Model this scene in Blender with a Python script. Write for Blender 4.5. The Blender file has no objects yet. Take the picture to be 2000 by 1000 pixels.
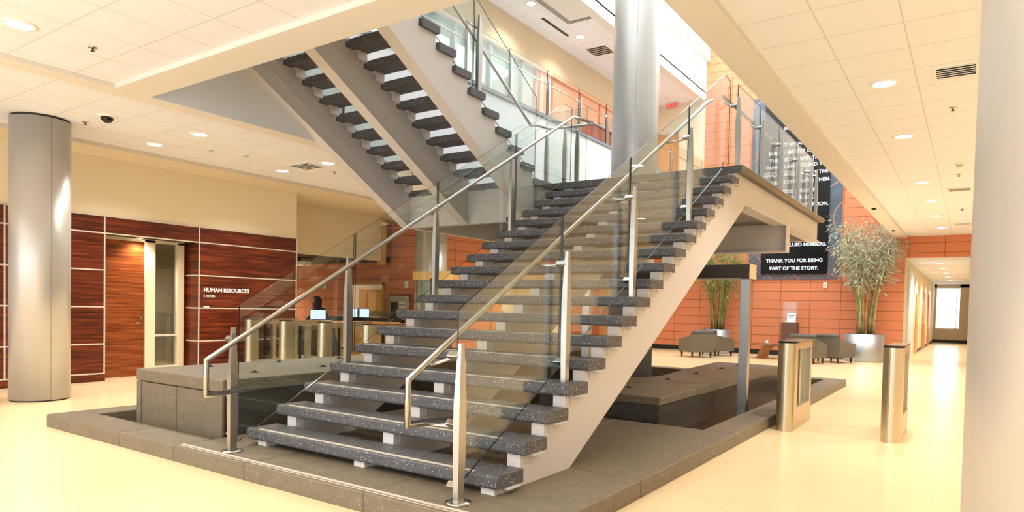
import bpy, bmesh, math, random
from mathutils import Vector, Matrix
random.seed(7)
sc = bpy.context.scene
COL = sc.collection

# ------------------------------------------------------------------ camera
CAM = (5.2063, -3.2349, 1.3762)
YAW, PITCH, ROLL = 0.5992326, -0.0290955, 0.0221818
F_PX, PY = 1313.056, 638.64
f = Vector((-math.sin(YAW)*math.cos(PITCH), math.cos(YAW)*math.cos(PITCH), math.sin(PITCH)))
r = Vector((math.cos(YAW), math.sin(YAW), 0)); u = r.cross(f)
r2 = r*math.cos(ROLL)+u*math.sin(ROLL); u2 = -r*math.sin(ROLL)+u*math.cos(ROLL)
cd = bpy.data.cameras.new('camera'); cam = bpy.data.objects.new('camera', cd); COL.objects.link(cam)
cam.matrix_world = Matrix(((r2.x, u2.x, -f.x, CAM[0]), (r2.y, u2.y, -f.y, CAM[1]), (r2.z, u2.z, -f.z, CAM[2]), (0, 0, 0, 1)))
cd.sensor_fit = 'HORIZONTAL'; cd.sensor_width = 36.0; cd.lens = F_PX*36/2000
cd.shift_x = 0.0; cd.shift_y = (PY-500)/2000
cd.clip_start = 0.05; cd.clip_end = 300
sc.camera = cam

# ------------------------------------------------------------------ world, exposure
w = bpy.data.worlds.new('world'); sc.world = w; w.use_nodes = True
nt = w.node_tree; bg = nt.nodes['Background']
bg.inputs['Color'].default_value = (0.90, 0.95, 1.0, 1); bg.inputs['Strength'].default_value = 1.7
sc.view_settings.view_transform = 'Standard'; sc.view_settings.look = 'None'
sc.view_settings.gamma = 1.0; sc.view_settings.use_curve_mapping = False
sc.view_settings.exposure = 0.95
LAMP = 165.0            # watts of one ceiling downlight
sky = bpy.data.lights.new('atrium_fill_daylight', 'AREA'); sky.shape = 'RECTANGLE'; sky.size = 5.4; sky.size_y = 8.5; sky.energy = 420; sky.color = (.93, .97, 1.0)
sko = bpy.data.objects.new('atrium_fill_daylight', sky); COL.objects.link(sko); sko.location = (.4, 15.4, 10.9)      # area lamp added for atrium roof daylight, whitens the lounge floor

# ------------------------------------------------------------------ helpers
def S(c):              # sRGB 0-255 -> linear
    return tuple(((x/255)/12.92 if x/255 <= .04045 else ((x/255+.055)/1.055)**2.4) for x in c)+(1,)

MATS = {}
def mat(name, rgb, rough=.6, metal=0.0, spec=.5, build=None):
    if name in MATS: return MATS[name]
    m = bpy.data.materials.new(name); m.use_nodes = True
    b = m.node_tree.nodes['Principled BSDF']
    b.inputs['Base Color'].default_value = S(rgb); b.inputs['Roughness'].default_value = rough
    b.inputs['Metallic'].default_value = metal; b.inputs['Specular IOR Level'].default_value = spec
    if build: build(m, m.node_tree, b)
    MATS[name] = m
    return m
def N(nt, t, **k):
    n = nt.nodes.new(t)
    for a, v in k.items():
        if a in n.inputs: n.inputs[a].default_value = v
        else: setattr(n, a, v)
    return n
def L(nt, a, b): nt.links.new(a, b)
def pos(nt): return N(nt, 'ShaderNodeNewGeometry').outputs['Position']
def mth(nt, op, a, b=None):
    n = nt.nodes.new('ShaderNodeMath'); n.operation = op
    for i, v in enumerate((a, b)):
        if v is None: continue
        if isinstance(v, (int, float)): n.inputs[i].default_value = v
        else: L(nt, v, n.inputs[i])
    return n.outputs[0]
def lines(nt, coord, period, off, width):
    """1 inside a thin line repeating along one coordinate"""
    a = mth(nt, 'ADD', coord, -off + width/2)
    a = mth(nt, 'DIVIDE', a, period); a = mth(nt, 'FRACT', a)
    return mth(nt, 'LESS_THAN', a, width/period)
def mixc(nt, fac, c1, c2):
    n = nt.nodes.new('ShaderNodeMix'); n.data_type = 'RGBA'
    for s, v in ((n.inputs[0], fac), (n.inputs[6], c1), (n.inputs[7], c2)):
        if isinstance(v, (tuple, list, int, float)): s.default_value = v
        else: L(nt, v, s)
    return n.outputs[2]

def b_grid(ax, ay, px, ox, py, oy, wd, c1, c2, mottled=0):
    def go(m, nt, b):
        s = N(nt, 'ShaderNodeSeparateXYZ'); L(nt, pos(nt), s.inputs[0])
        l1 = lines(nt, s.outputs[ax], px, ox, wd); l2 = lines(nt, s.outputs[ay], py, oy, wd)
        k = mth(nt, 'MAXIMUM', l1, l2)
        base = S(c1)
        if mottled:
            nz = N(nt, 'ShaderNodeTexNoise', Scale=1.3, Detail=3.0); L(nt, pos(nt), nz.inputs['Vector'])
            base = mixc(nt, nz.outputs[0], S([v*(1-mottled) for v in c1]), S([min(255, v*(1+mottled)) for v in c1]))
        L(nt, mixc(nt, k, base, S(c2)), b.inputs['Base Color'])
    return go
def b_noise(scale, c1, c2, detail=6.0, bump=0.0, obj=False, stretch=None):
    def go(m, nt, b):
        v = N(nt, 'ShaderNodeTexCoord').outputs['Object'] if obj else pos(nt)
        if stretch:
            mp = N(nt, 'ShaderNodeMapping'); mp.inputs['Scale'].default_value = stretch
            L(nt, v, mp.inputs[0]); v = mp.outputs[0]
        nz = N(nt, 'ShaderNodeTexNoise', Scale=scale, Detail=detail); L(nt, v, nz.inputs['Vector'])
        cr = N(nt, 'ShaderNodeValToRGB'); cr.color_ramp.elements[0].position = .3; cr.color_ramp.elements[1].position = .7
        cr.color_ramp.elements[0].color = S(c1); cr.color_ramp.elements[1].color = S(c2)
        L(nt, nz.outputs[0], cr.inputs[0]); L(nt, cr.outputs[0], b.inputs['Base Color'])
        if bump:
            bp = N(nt, 'ShaderNodeBump', Strength=bump, Distance=.01); L(nt, nz.outputs[0], bp.inputs['Height']); L(nt, bp.outputs[0], b.inputs['Normal'])
    return go
def b_terrazzo(c1, c2, speck, scale, thr):
    def go(m, nt, b):
        p = pos(nt)
        nz = N(nt, 'ShaderNodeTexNoise', Scale=9.0, Detail=4.0); L(nt, p, nz.inputs['Vector'])
        base = mixc(nt, nz.outputs[0], S(c1), S(c2))
        vo = N(nt, 'ShaderNodeTexVoronoi', Scale=scale); L(nt, p, vo.inputs['Vector'])
        sp = N(nt, 'ShaderNodeSeparateXYZ'); L(nt, vo.outputs['Color'], sp.inputs[0])
        k = mth(nt, 'MULTIPLY', mth(nt, 'LESS_THAN', vo.outputs['Distance'], .34), mth(nt, 'GREATER_THAN', sp.outputs[0], thr))
        L(nt, mixc(nt, k, base, S(speck)), b.inputs['Base Color'])
    return go
def b_brushed(axis='z'):
    def go(m, nt, b):
        tc = pos(nt); mp = N(nt, 'ShaderNodeMapping'); mp.inputs['Scale'].default_value = (3, 3, 160)
        L(nt, tc, mp.inputs[0]); nz = N(nt, 'ShaderNodeTexNoise', Scale=3.0, Detail=4.0); L(nt, mp.outputs[0], nz.inputs['Vector'])
        mr = N(nt, 'ShaderNodeMapRange'); mr.inputs[3].default_value = b.inputs['Roughness'].default_value-.06; mr.inputs[4].default_value = b.inputs['Roughness'].default_value+.1
        L(nt, nz.outputs[0], mr.inputs[0]); L(nt, mr.outputs[0], b.inputs['Roughness'])
    return go
def b_wood(c1, c2, c3, horizontal=True):
    def go(m, nt, b):
        mp = N(nt, 'ShaderNodeMapping'); mp.inputs['Scale'].default_value = (.6, .6, 14) if horizontal else (9, 9, .6)
        L(nt, pos(nt), mp.inputs[0])
        nz = N(nt, 'ShaderNodeTexNoise', Scale=2.4, Detail=9.0, Roughness=.62); L(nt, mp.outputs[0], nz.inputs['Vector'])
        cr = N(nt, 'ShaderNodeValToRGB'); e = cr.color_ramp.elements
        e[0].position = .33; e[0].color = S(c1); e[1].position = .7; e[1].color = S(c3)
        k = e.new(.5); k.color = S(c2)
        L(nt, nz.outputs[0], cr.inputs[0]); L(nt, cr.outputs[0], b.inputs['Base Color'])
    return go

m_floor = mat('cream_floor', (232, 206, 162), .22, spec=.45, build=b_grid(0, 1, 1.2, .2, 1.2, .4, .004, (232, 206, 162), (222, 195, 150), .02))
m_ctile = mat('ceiling_tile_left', (234, 236, 242), .9, spec=.1, build=b_grid(0, 1, .6096, -.745, .61, .05, .010, (234, 236, 242), (206, 204, 204)))
m_ctile2 = mat('ceiling_tile_right', (236, 236, 240), .9, spec=.1, build=b_grid(0, 1, .58, 4.09, .61, .02, .010, (236, 236, 240), (208, 205, 202)))
m_white = mat('white_paint', (240, 237, 230), .8, spec=.2)
m_soffit = mat('soffit_paint', (226, 220, 212), .85, spec=.15)
m_cream = mat('cream_paint', (226, 212, 184), .8, spec=.2)
m_beige = mat('beige_paint', (208, 190, 160), .8, spec=.2)
m_tan = mat('tan_trim', (206, 164, 98), .6)
m_graypaint = mat('gray_fascia_paint', (222, 224, 226), .8, spec=.2)
m_orange = mat('terracotta_panel', (210, 130, 90), .5, spec=.35, build=b_grid(0, 2, .9, .9, .29, .065, .014, (210, 130, 90), (116, 66, 44), .05))
m_orange_y = mat('terracotta_panel_side', (210, 130, 90), .5, spec=.35, build=b_grid(1, 2, .9, .9, .29, .065, .014, (210, 130, 90), (116, 66, 44), .05))
m_wood = mat('reddish_walnut', (110, 44, 18), .32, spec=.4, build=b_wood((44, 14, 6), (88, 32, 12), (128, 58, 24)))
m_wood_door = mat('lighter_walnut_door', (150, 76, 30), .3, spec=.4, build=b_wood((84, 34, 12), (128, 62, 24), (164, 90, 40)))
m_reveal = mat('aluminium_reveal', (214, 206, 192), .4, metal=.3)
m_black = mat('black_rubber', (22, 20, 20), .5)
m_steelpaint = mat('painted_steel', (206, 199, 194), .45, spec=.4)
m_tread = mat('speckled_terrazzo_tread', (82, 81, 83), .45, spec=.35, build=b_terrazzo((74, 73, 77), (92, 90, 91), (205, 203, 202), 115.0, .84))
m_conc = mat('brown_gray_concrete', (112, 101, 83), .5, spec=.35, build=b_terrazzo((99, 89, 72), (123, 111, 91), (172, 160, 138), 120.0, .86))
m_concdark = mat('polished_dark_concrete', (64, 60, 54), .3, spec=.5, build=b_terrazzo((56, 53, 48), (74, 68, 60), (140, 130, 115), 90.0, .8))
m_strip = mat('nosing_strip', (196, 184, 164), .6)
m_steel = mat('brushed_steel', (182, 179, 174), .3, metal=1.0, build=b_brushed())
m_tintsteel = mat('floor_tinted_steel', (204, 192, 166), .32, metal=.95, build=b_brushed())  # golden reflection of the floor is put into the steel colour
m_polish = mat('polished_steel', (188, 186, 182), .16, metal=1.0)
m_darksteel = mat('dark_steel', (60, 58, 58), .4, metal=.8)
m_column = mat('silver_column_paint', (190, 187, 182), .36, metal=.45)
m_pot = mat('galvanised_pot', (176, 182, 186), .42, metal=.8)
m_fabric = mat('taupe_upholstery', (112, 106, 94), .9, spec=.15, build=b_noise(220, (104, 98, 86), (124, 117, 104)))
m_darkwood = mat('dark_wood', (44, 30, 24), .4)
m_brownwood = mat('brown_laminate', (104, 76, 60), .45)
m_honey = mat('honey_wood', (196, 128, 60), .4, build=b_noise(3, (182, 112, 48), (210, 146, 76), stretch=(1, 1, 12)))
m_screen = mat('black_display', (6, 6, 8), .15)
m_paper = mat('white_paper', (240, 240, 236), .7)
m_letter = mat('white_lettering', (250, 250, 250), .5)
m_hole = mat('black_void', (8, 8, 8), .8)
m_soil = mat('soil', (40, 34, 26), .95)
m_stalk = mat('bamboo_stalk_tan', (170, 158, 112), .6, build=b_noise(6, (120, 124, 66), (196, 182, 136)))
m_stalkg = mat('bamboo_stalk_green', (90, 112, 50), .6, build=b_noise(6, (70, 100, 40), (150, 146, 84)))
m_leaf = mat('bamboo_leaf_pale', (168, 176, 150), .6, build=b_noise(8, (146, 158, 128), (194, 198, 178)))
m_leafg = mat('bamboo_leaf_green', (104, 136, 66), .6, build=b_noise(8, (78, 112, 44), (150, 166, 96)))
m_skin = mat('skin', (150, 100, 74), .5)
m_hair = mat('dark_hair', (20, 15, 13), .5)
m_shirt = mat('black_clothing', (20, 20, 24), .8)
m_red = mat('red_bezel', (150, 30, 30), .5)
m_teal = mat('teal_frosted_wall', (176, 200, 204), .5)
m_salmon = mat('salmon_wall', (208, 160, 134), .6)
m_gold = mat('warm_brass_front', (214, 176, 110), .5)

def water(m, nt, b):
    nz = N(nt, 'ShaderNodeTexNoise', Scale=5.0, Detail=2.0); L(nt, pos(nt), nz.inputs['Vector'])
    bp = N(nt, 'ShaderNodeBump', Strength=.03, Distance=.02); L(nt, nz.outputs[0], bp.inputs['Height']); L(nt, bp.outputs[0], b.inputs['Normal'])
m_water = mat('dark_still_water', (14, 13, 12), .03, spec=.7, build=water)

def glassmat(name, tint, ior=1.5):
    m = bpy.data.materials.new(name); m.use_nodes = True; nt = m.node_tree; nt.nodes.clear()
    o = N(nt, 'ShaderNodeOutputMaterial'); mx = N(nt, 'ShaderNodeMixShader')
    fr = N(nt, 'ShaderNodeFresnel'); ge = N(nt, 'ShaderNodeNewGeometry')   # same reflectance entering and leaving the pane
    L(nt, mth(nt, 'ADD', mth(nt, 'MULTIPLY', ge.outputs['Backfacing'], 1/ior-ior), ior), fr.inputs[0])
    t = N(nt, 'ShaderNodeBsdfTransparent'); t.inputs[0].default_value = tint
    g = N(nt, 'ShaderNodeBsdfGlossy'); g.inputs['Roughness'].default_value = .0; g.inputs['Color'].default_value = (1, 1, 1, 1)
    L(nt, fr.outputs[0], mx.inputs[0]); L(nt, t.outputs[0], mx.inputs[1]); L(nt, g.outputs[0], mx.inputs[2]); L(nt, mx.outputs[0], o.inputs[0])
    return m
m_glass = glassmat('clear_railing_glass', (.92, .955, .935, 1))
m_glass2 = glassmat('turnstile_glass', (.82, .92, .88, 1))
m_edge = mat('dark_green_glass_edge', (10, 22, 17), .2, spec=.3)

def emis(name, rgb, strength):
    m = bpy.data.materials.new(name); m.use_nodes = True; nt = m.node_tree; nt.nodes.clear()
    o = N(nt, 'ShaderNodeOutputMaterial'); e = N(nt, 'ShaderNodeEmission'); e.inputs[0].default_value = S(rgb); e.inputs[1].default_value = strength
    L(nt, e.outputs[0], o.inputs[0]); return m
m_lamp = emis('lit_lens', (255, 244, 214), 6.0)
m_screenlit = emis('lit_monitor', (214, 232, 242), .75)
m_exit = emis('red_exit_letters', (255, 30, 60), 1.2)
m_glowletter = emis('screen_letters', (245, 248, 250), .8)

# --- mesh builder
class MB:
    def __init__(s): s.bm = bmesh.new(); s.mi = 0
    def box(s, x0, x1, y0, y1, z0, z1, bev=0, seg=2, rot=None, piv=None, mi=0):
        v = [s.bm.verts.new((x, y, z)) for x in (x0, x1) for y in (y0, y1) for z in (z0, z1)]
        fs = [(0, 1, 3, 2), (4, 6, 7, 5), (0, 4, 5, 1), (2, 3, 7, 6), (0, 2, 6, 4), (1, 5, 7, 3)]
        ff = [s.bm.faces.new([v[i] for i in q]) for q in fs]
        for q in ff: q.material_index = mi
        if bev:
            es = list({e for q in ff for e in q.edges})
            g = bmesh.ops.bevel(s.bm, geom=es, offset=bev, segments=seg, profile=.5, affect='EDGES')
            v = list({x for q in g['faces'] for x in q.verts} | {x for x in v if x.is_valid})
        if rot is not None:
            bmesh.ops.rotate(s.bm, verts=v, cent=piv or (0, 0, 0), matrix=rot)
        return s
    def prism(s, pts, a0, a1, axis='x', mi=0):
        def P(a, p):
            return {'x': (a, p[0], p[1]), 'y': (p[0], a, p[1]), 'z': (p[0], p[1], a)}[axis]
        A = [s.bm.verts.new(P(a0, p)) for p in pts]; B = [s.bm.verts.new(P(a1, p)) for p in pts]
        n = len(pts); fs = [s.bm.faces.new(A[::-1]), s.bm.faces.new(B)]
        for i in range(n): fs.append(s.bm.faces.new((A[i], A[(i+1) % n], B[(i+1) % n], B[i])))
        for q in fs: q.material_index = mi
        return s
    def lathe(s, prof, c=(0, 0, 0), n=32, caps=True, mi=0):
        rings = []
        for (rr, z) in prof:
            rings.append([s.bm.verts.new((c[0]+rr*math.cos(2*math.pi*i/n), c[1]+rr*math.sin(2*math.pi*i/n), c[2]+z)) for i in range(n)])
        for a, b in zip(rings, rings[1:]):
            for i in range(n):
                q = s.bm.faces.new((a[i], a[(i+1) % n], b[(i+1) % n], b[i])); q.smooth = True; q.material_index = mi
        if caps:
            if prof[0][0] > 1e-4: s.bm.faces.new(rings[0][::-1]).material_index = mi
            if prof[-1][0] > 1e-4: s.bm.faces.new(rings[-1]).material_index = mi
        return s
    def tube(s, pts, rad, n=12, caps=True, rads=None):
        pts = [Vector(p) for p in pts]; rings = []
        for i, p in enumerate(pts):
            if i == 0: d = (pts[1]-p).normalized()
            elif i == len(pts)-1: d = (p-pts[-2]).normalized()
            else:
                d1 = (p-pts[i-1]).normalized(); d2 = (pts[i+1]-p).normalized(); d = (d1+d2).normalized()
            up = Vector((1, 0, 0)) if abs(d.x) < .8 else Vector((0, 0, 1))
            a = d.cross(up).normalized(); b = d.cross(a).normalized()
            k = 1.0
            if 0 < i < len(pts)-1:
                k = 1/max(.5, math.sqrt((1+(pts[i]-pts[i-1]).normalized().dot((pts[i+1]-pts[i]).normalized()))/2))
            rr = (rads[i] if rads else rad)
            if 0 < i < len(pts)-1:
                # stretch along the mitre direction
                bis = ((pts[i]-pts[i-1]).normalized()-(pts[i+1]-pts[i]).normalized())
                bis = bis.normalized() if bis.length > 1e-5 else None
            else: bis = None
            ring = []
            for j in range(n):
                t = 2*math.pi*j/n; o = (a*math.cos(t)+b*math.sin(t))*rr
                if bis is not None: o = o+bis*o.dot(bis)*(k-1)
                ring.append(s.bm.verts.new(p+o))
            rings.append(ring)
        for a, b in zip(rings, rings[1:]):
            for j in range(n):
                q = s.bm.faces.new((a[j], a[(j+1) % n], b[(j+1) % n], b[j])); q.smooth = True
        if caps: s.bm.faces.new(rings[0][::-1]); s.bm.faces.new(rings[-1])
        return s
    def taper(s, c, z0, z1, prof):
        """stack of rectangles: prof = [(t, hx, hy)]"""
        rings = []
        for t, hx, hy in prof:
            z = z0+(z1-z0)*t
            rings.append([s.bm.verts.new((c[0]+dx*hx, c[1]+dy*hy, z)) for dx, dy in ((-1, -1), (1, -1), (1, 1), (-1, 1))])
        for a, b in zip(rings, rings[1:]):
            for j in range(4): s.bm.faces.new((a[j], a[(j+1) % 4], b[(j+1) % 4], b[j]))
        s.bm.faces.new(rings[0][::-1]); s.bm.faces.new(rings[-1]); return s

def M(name, mb, m, parent=None, kind=None, label=None):
    me = bpy.data.meshes.new(name)
    bmesh.ops.recalc_face_normals(mb.bm, faces=mb.bm.faces)
    mb.bm.to_mesh(me); mb.bm.free()
    for x in (m if isinstance(m, (list, tuple)) else [m]): me.materials.append(x)
    o = bpy.data.objects.new(name, me); COL.objects.link(o)
    if parent is not None: o.parent = parent
    if kind: o['kind'] = kind
    if label: o['label'] = label
    return o
def struct(name, mb, m): return M(name, mb, m, kind='structure')
def T(name, label, cat, loc=(0, 0, 0), rz=0, group=None):
    o = bpy.data.objects.new(name, None); COL.objects.link(o); o.empty_display_size = .1
    o.location = loc; o.rotation_euler = (0, 0, rz); o['label'] = label; o['category'] = cat
    if group: o['group'] = group
    return o
def tag(o, label, cat, group=None):
    o['label'] = label; o['category'] = cat
    if group: o['group'] = group
    return o
def kids(o): return [c for c in KIDS() if c.parent is o]
def KIDS(): return list(COL.objects)
def settle(root, loc):
    """parts were built in world coordinates under a root at the origin: move the root to its base"""
    loc = Vector(loc); done = set()
    def go(o):
        for c in o.children:
            if c.type == 'MESH' and c.data.name not in done:
                c.data.transform(Matrix.Translation(-loc)); done.add(c.data.name)
            go(c)
    bpy.context.view_layer.update()
    go(root); root.location = loc
def dup(root, loc, rz=None, label=None, group=None):
    def cp(o, par):
        c = o.copy(); COL.objects.link(c); c.parent = par
        for k in o.children: cp(k, c)
        return c
    n = cp(root, None); n.location = loc
    if rz is not None: n.rotation_euler = (0, 0, rz)
    if label: n['label'] = label
    if group: n['group'] = group
    return n
def text_mesh(name, body, size, loc, rotz, m, parent, align='CENTER', extrude=.004, bold=0.0):
    cu = bpy.data.curves.new(name, 'FONT'); cu.body = body; cu.size = size; cu.align_x = align; cu.extrude = extrude; cu.offset = bold
    cu.resolution_u = 3
    to = bpy.data.objects.new(name, cu); COL.objects.link(to)
    bpy.context.view_layer.update()
    me = bpy.data.meshes.new_from_object(to.evaluated_get(bpy.context.evaluated_depsgraph_get()))
    me.transform(Matrix.Translation(loc) @ Matrix.Rotation(rotz, 4, 'Z') @ Matrix.Rotation(math.pi/2, 4, 'X'))
    me.materials.clear(); me.materials.append(m)
    bpy.data.objects.remove(to); bpy.data.curves.remove(cu)
    o = bpy.data.objects.new(name, me); COL.objects.link(o); o.parent = parent
    return o

# ------------------------------------------------------------------ key dimensions
RUN, RISE, H0, TH, W = .305, .1756, .0931, .0916, 2.6965
HC = .134
Z_LAND = H0+18*RISE          # 3.254
Z2 = Z_LAND+13*RISE          # 5.537
XL = -2.69                   # left edge of the ceiling opening
YB = 20.0
YE = 11.1                    # far edge of the stair landing

# ================================================================== SETTING
fl = MB()
X0, X1, Y0, Y1 = -2.88, 3.25, -.14, 11.1
for a in ((-14, 8.5, -7, Y0), (-14, X0, Y0, Y1), (X1, 8.5, Y0, Y1), (-14, 8.5, Y1, YB), (3.3, 5.4, YB, 40)):
    fl.box(a[0], a[1], a[2], a[3], -.12, 0)
struct('floor', fl, m_floor)
bs = MB().box(X0, X1, Y0, Y1, -.62, -.5)
bs.box(X0-.02, X0, Y0, Y1, -.5, -.12).box(X1, X1+.02, Y0, Y1, -.5, -.12).box(X0, X1, Y1, Y1+.02, -.5, -.12)
struct('floor_basin', bs, m_black)

ZS, ZT = 3.70, 3.75
# ceiling soffit bands around the opening (solid slab edge up to the upper floor)
sb = MB()
sb.box(-2.95, XL, -7, YB, ZS, Z2)
sb.box(XL, 3.22, .45, .82, ZS, 5.30)
sb.box(3.22, 3.53, .45, YB, ZS, 5.30)
struct('ceiling_soffit', sb, m_soffit)
struct('ceiling', MB().box(XL, 8.5, -7, .45, ZT, 4.0), m_ctile)
struct('ceiling_right', MB().box(3.53, 8.5, .45, YB, ZT, 4.0), m_ctile2)
struct('ceiling_left', MB().box(-5.85, -2.95, -7, YB, ZT, 4.0), m_ctile)
struct('trim_1', MB().box(-5.88, -5.85, -7, YB, 3.69, 4.0), m_reveal)
struct('ceiling_wall_soffit', MB().box(-14, -5.88, -7, YB, 3.70, 4.0), m_cream)
# fascia cladding in the opening
struct('wall_fascia_left', MB().box(XL, XL+.012, .82, YB, ZS, Z2), m_graypaint)
struct('wall_fascia_front', MB().box(XL+.012, 3.22, .82, .832, ZS, 5.30), m_graypaint)
struct('trim_2', MB().box(XL-.05, XL+.05, .9, YB, Z2, Z2+.07), mat('gray_curb', (120, 128, 136), .5))
# second floor slab
struct('floor_upper', MB().box(-9, -2.75, -7, YB, 5.36, Z2).box(XL, 3.22, -7, 1.0, 5.36, Z2), m_soffit)

# back wall of terracotta panels with the corridor opening
ow = MB().box(-7.0, 3.50, YB, YB+.2, 0, 11).box(3.50, 8.5, YB, YB+.2, 3.12, 11).box(5.16, 8.5, YB, YB+.2, 0, 3.12)
struct('wall_back', ow, m_orange)
struct('baseboard_back', MB().box(-6.98, 3.50, YB-.02, YB, 0, .16), m_black)
struct('wall_back_left', MB().box(-7.2, -7.0, 10.45, 13.3, 0, 3.47).box(-7.2, -7.0, 18.2, YB, 0, 3.47).box(-7.2, -7.0, 13.3, 18.2, 2.75, 3.47), m_orange_y)
struct('wall_lift_lobby', MB().box(-9.4, -9.3, 13.2, 18.3, 0, 2.8).box(-9.3, -7.2, 13.1, 13.2, 0, 2.8).box(-9.3, -7.2, 18.2, 18.3, 0, 2.8).box(-9.3, -7.2, 13.2, 18.2, 2.75, 2.85), m_cream)
for i, y in enumerate((14.0, 15.9)):
    dl = struct('door_%d' % (9+i), MB().box(-9.3, -9.24, y, y+1.3, 0, 2.2), m_honey)
    M('door_seam', MB().box(-9.242, -9.236, y+.64, y+.66, 0, 2.2), m_darksteel, dl)
    M('call_plate', MB().box(-9.3, -9.28, y+1.45, y+1.55, 1.0, 1.25), m_polish, dl)
struct('wall_back_left_header', MB().box(-7.2, -6.99, 10.45, YB, 3.47, 3.70), m_beige)
# reception recess, terracotta wall facing the hall
rw = MB().box(-14, -9.93, 10.25, 10.45, 0, 3.7).box(-9.93, -8.33, 10.25, 10.45, 1.98, 3.7).box(-9.93, -8.33, 10.25, 10.45, 0, .85).box(-8.33, -7.0, 10.25, 10.45, 0, 3.7)
struct('wall_reception', rw, m_orange)
wn = MB().box(-9.93, -9.86, 10.2, 10.45, .85, 1.98).box(-8.38, -8.33, 10.2, 10.45, .85, 1.98).box(-9.93, -8.33, 10.2, 10.45, 1.93, 2.0).box(-9.93, -8.33, 10.2, 10.45, .82, .87)
struct('window_1', wn, m_tan)
struct('window_2', MB().box(-9.86, -8.38, 10.34, 10.35, .87, 1.93), m_glass)
struct('wall_back_office', MB().box(-12.5, -7.1, 12.6, 12.7, 0, 3.6).box(-7.12, -7.2, 10.45, 12.6, 0, 3.6), m_cream)
struct('ceiling_office', MB().box(-12.5, -7.2, 10.45, 12.6, 2.7, 2.75), m_white)
# setback cream wall above the reception recess
struct('wall_reception_header', MB().box(-8.15, -8.0, 6.0, 9.77, 2.55, 3.70), m_cream)
struct('trim_3', MB().box(-8.15, -7.91, 9.78, 9.86, 2.45, 3.70), m_tan)
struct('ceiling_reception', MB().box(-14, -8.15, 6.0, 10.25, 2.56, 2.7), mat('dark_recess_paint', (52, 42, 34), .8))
struct('wall_reception_left', MB().box(-14, -13.9, 6.0, 10.25, 0, 2.6).box(-14, -6.9, 5.95, 6.0, 0, 3.7), m_cream)

# human resources wood wall (X = -6.68) with the recessed door
HX = -6.68
PB = [-7.0, -1.6, .765, 2.17, 3.80, 6.0]
hw = MB()
hw.box(HX-.22, HX, -7, 2.17, .10, 2.74).box(HX-.22, HX, 3.80, 6.0, .10, 2.74).box(HX-.22, HX, 2.17, 3.80, 2.46, 2.74)
hw.box(HX-.22, HX+.012, -7, 2.17, 0, .10).box(HX-.22, HX+.012, 3.80, 6.0, 0, .10)
hw.box(-7.16, HX-.22, 2.10, 2.17, 0, 2.46).box(-7.16, HX-.22, 3.80, 3.87, 0, 2.46)
hw.box(-7.16, -7.12, 3.74, 3.80, 0, 2.42)
struct('wall_left', hw, m_wood)
struct('wall_left_upper', MB().box(HX-.3, HX-.02, -7, 6.0, 2.74, 3.70), m_cream)
for k, z in enumerate((.13, .62, 1.235, 1.845, 2.455)):
    b = MB().box(HX, HX+.006, -7, 2.17, z-.011, z+.011)
    if z > 2.4: b.box(HX, HX+.006, 2.17, 6.0, z-.011, z+.011)
    else: b.box(HX, HX+.006, 3.80, 6.0, z-.011, z+.011).box(-7.10, HX, 3.794, 3.80, z-.011, z+.011)
    struct('trim_%d' % (4+k), b, m_reveal)
tv = MB()
for y in (-1.6, .765, 2.16, 3.811, 5.99):
    tv.box(HX, HX+.007, y-.011, y+.011, .13, 2.74)
tv.box(HX, HX+.007, -7, 6.0, 2.728, 2.745)
struct('trim_9', tv, m_reveal)
# recessed door, frame and side light
dr = struct('door_1', MB().box(-7.16, -7.10, 2.18, 3.02, .005, 2.40), m_wood_door)
h = M('door_handle', MB().tube([(-7.10, 2.95, .95), (-7.04, 2.95, .95), (-7.04, 2.84, .95)], .012), m_polish, dr)
M('door_lock', MB().tube([(-7.10, 2.96, 1.04), (-7.08, 2.96, 1.04)], .025, 16), m_polish, dr)
df = MB().box(-7.17, -7.06, 3.02, 3.20, 0, 2.44).box(-7.17, -7.06, 3.62, 3.74, 0, 2.44).box(-7.17, -7.06, 2.17, 3.74, 2.40, 2.455).box(-7.17, -7.08, 3.20, 3.62, 0, .16)
struct('trim_10', df, mat('door_frame_paint', (222, 206, 172), .45))
w3 = struct('window_3', MB().box(-7.13, -7.12, 3.20, 3.62, .16, 2.40), m_glass)
M('mid_rail', MB().box(-7.15, -7.08, 3.20, 3.62, .70, .74), m_reveal, w3)
struct('wall_office_side', MB().box(-7.6, -7.3, 4.6, 5.5, 0, 2.75), mat('slate_cabinet', (96, 104, 122), .5))
struct('wall_office_back', MB().box(-9.5, -9.4, 1.5, 6, 0, 3.2).box(-9.4, -7.2, 5.6, 5.65, 0, 3.2).box(-9.4, -7.2, 1.5, 1.55, 0, 3.2).box(-9.4, -6.95, 1.55, 5.6, 2.75, 2.8), m_beige)
struct('floor_office', MB().box(-9.4, -7.2, 1.55, 5.6, -.002, .003), m_beige)

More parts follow.
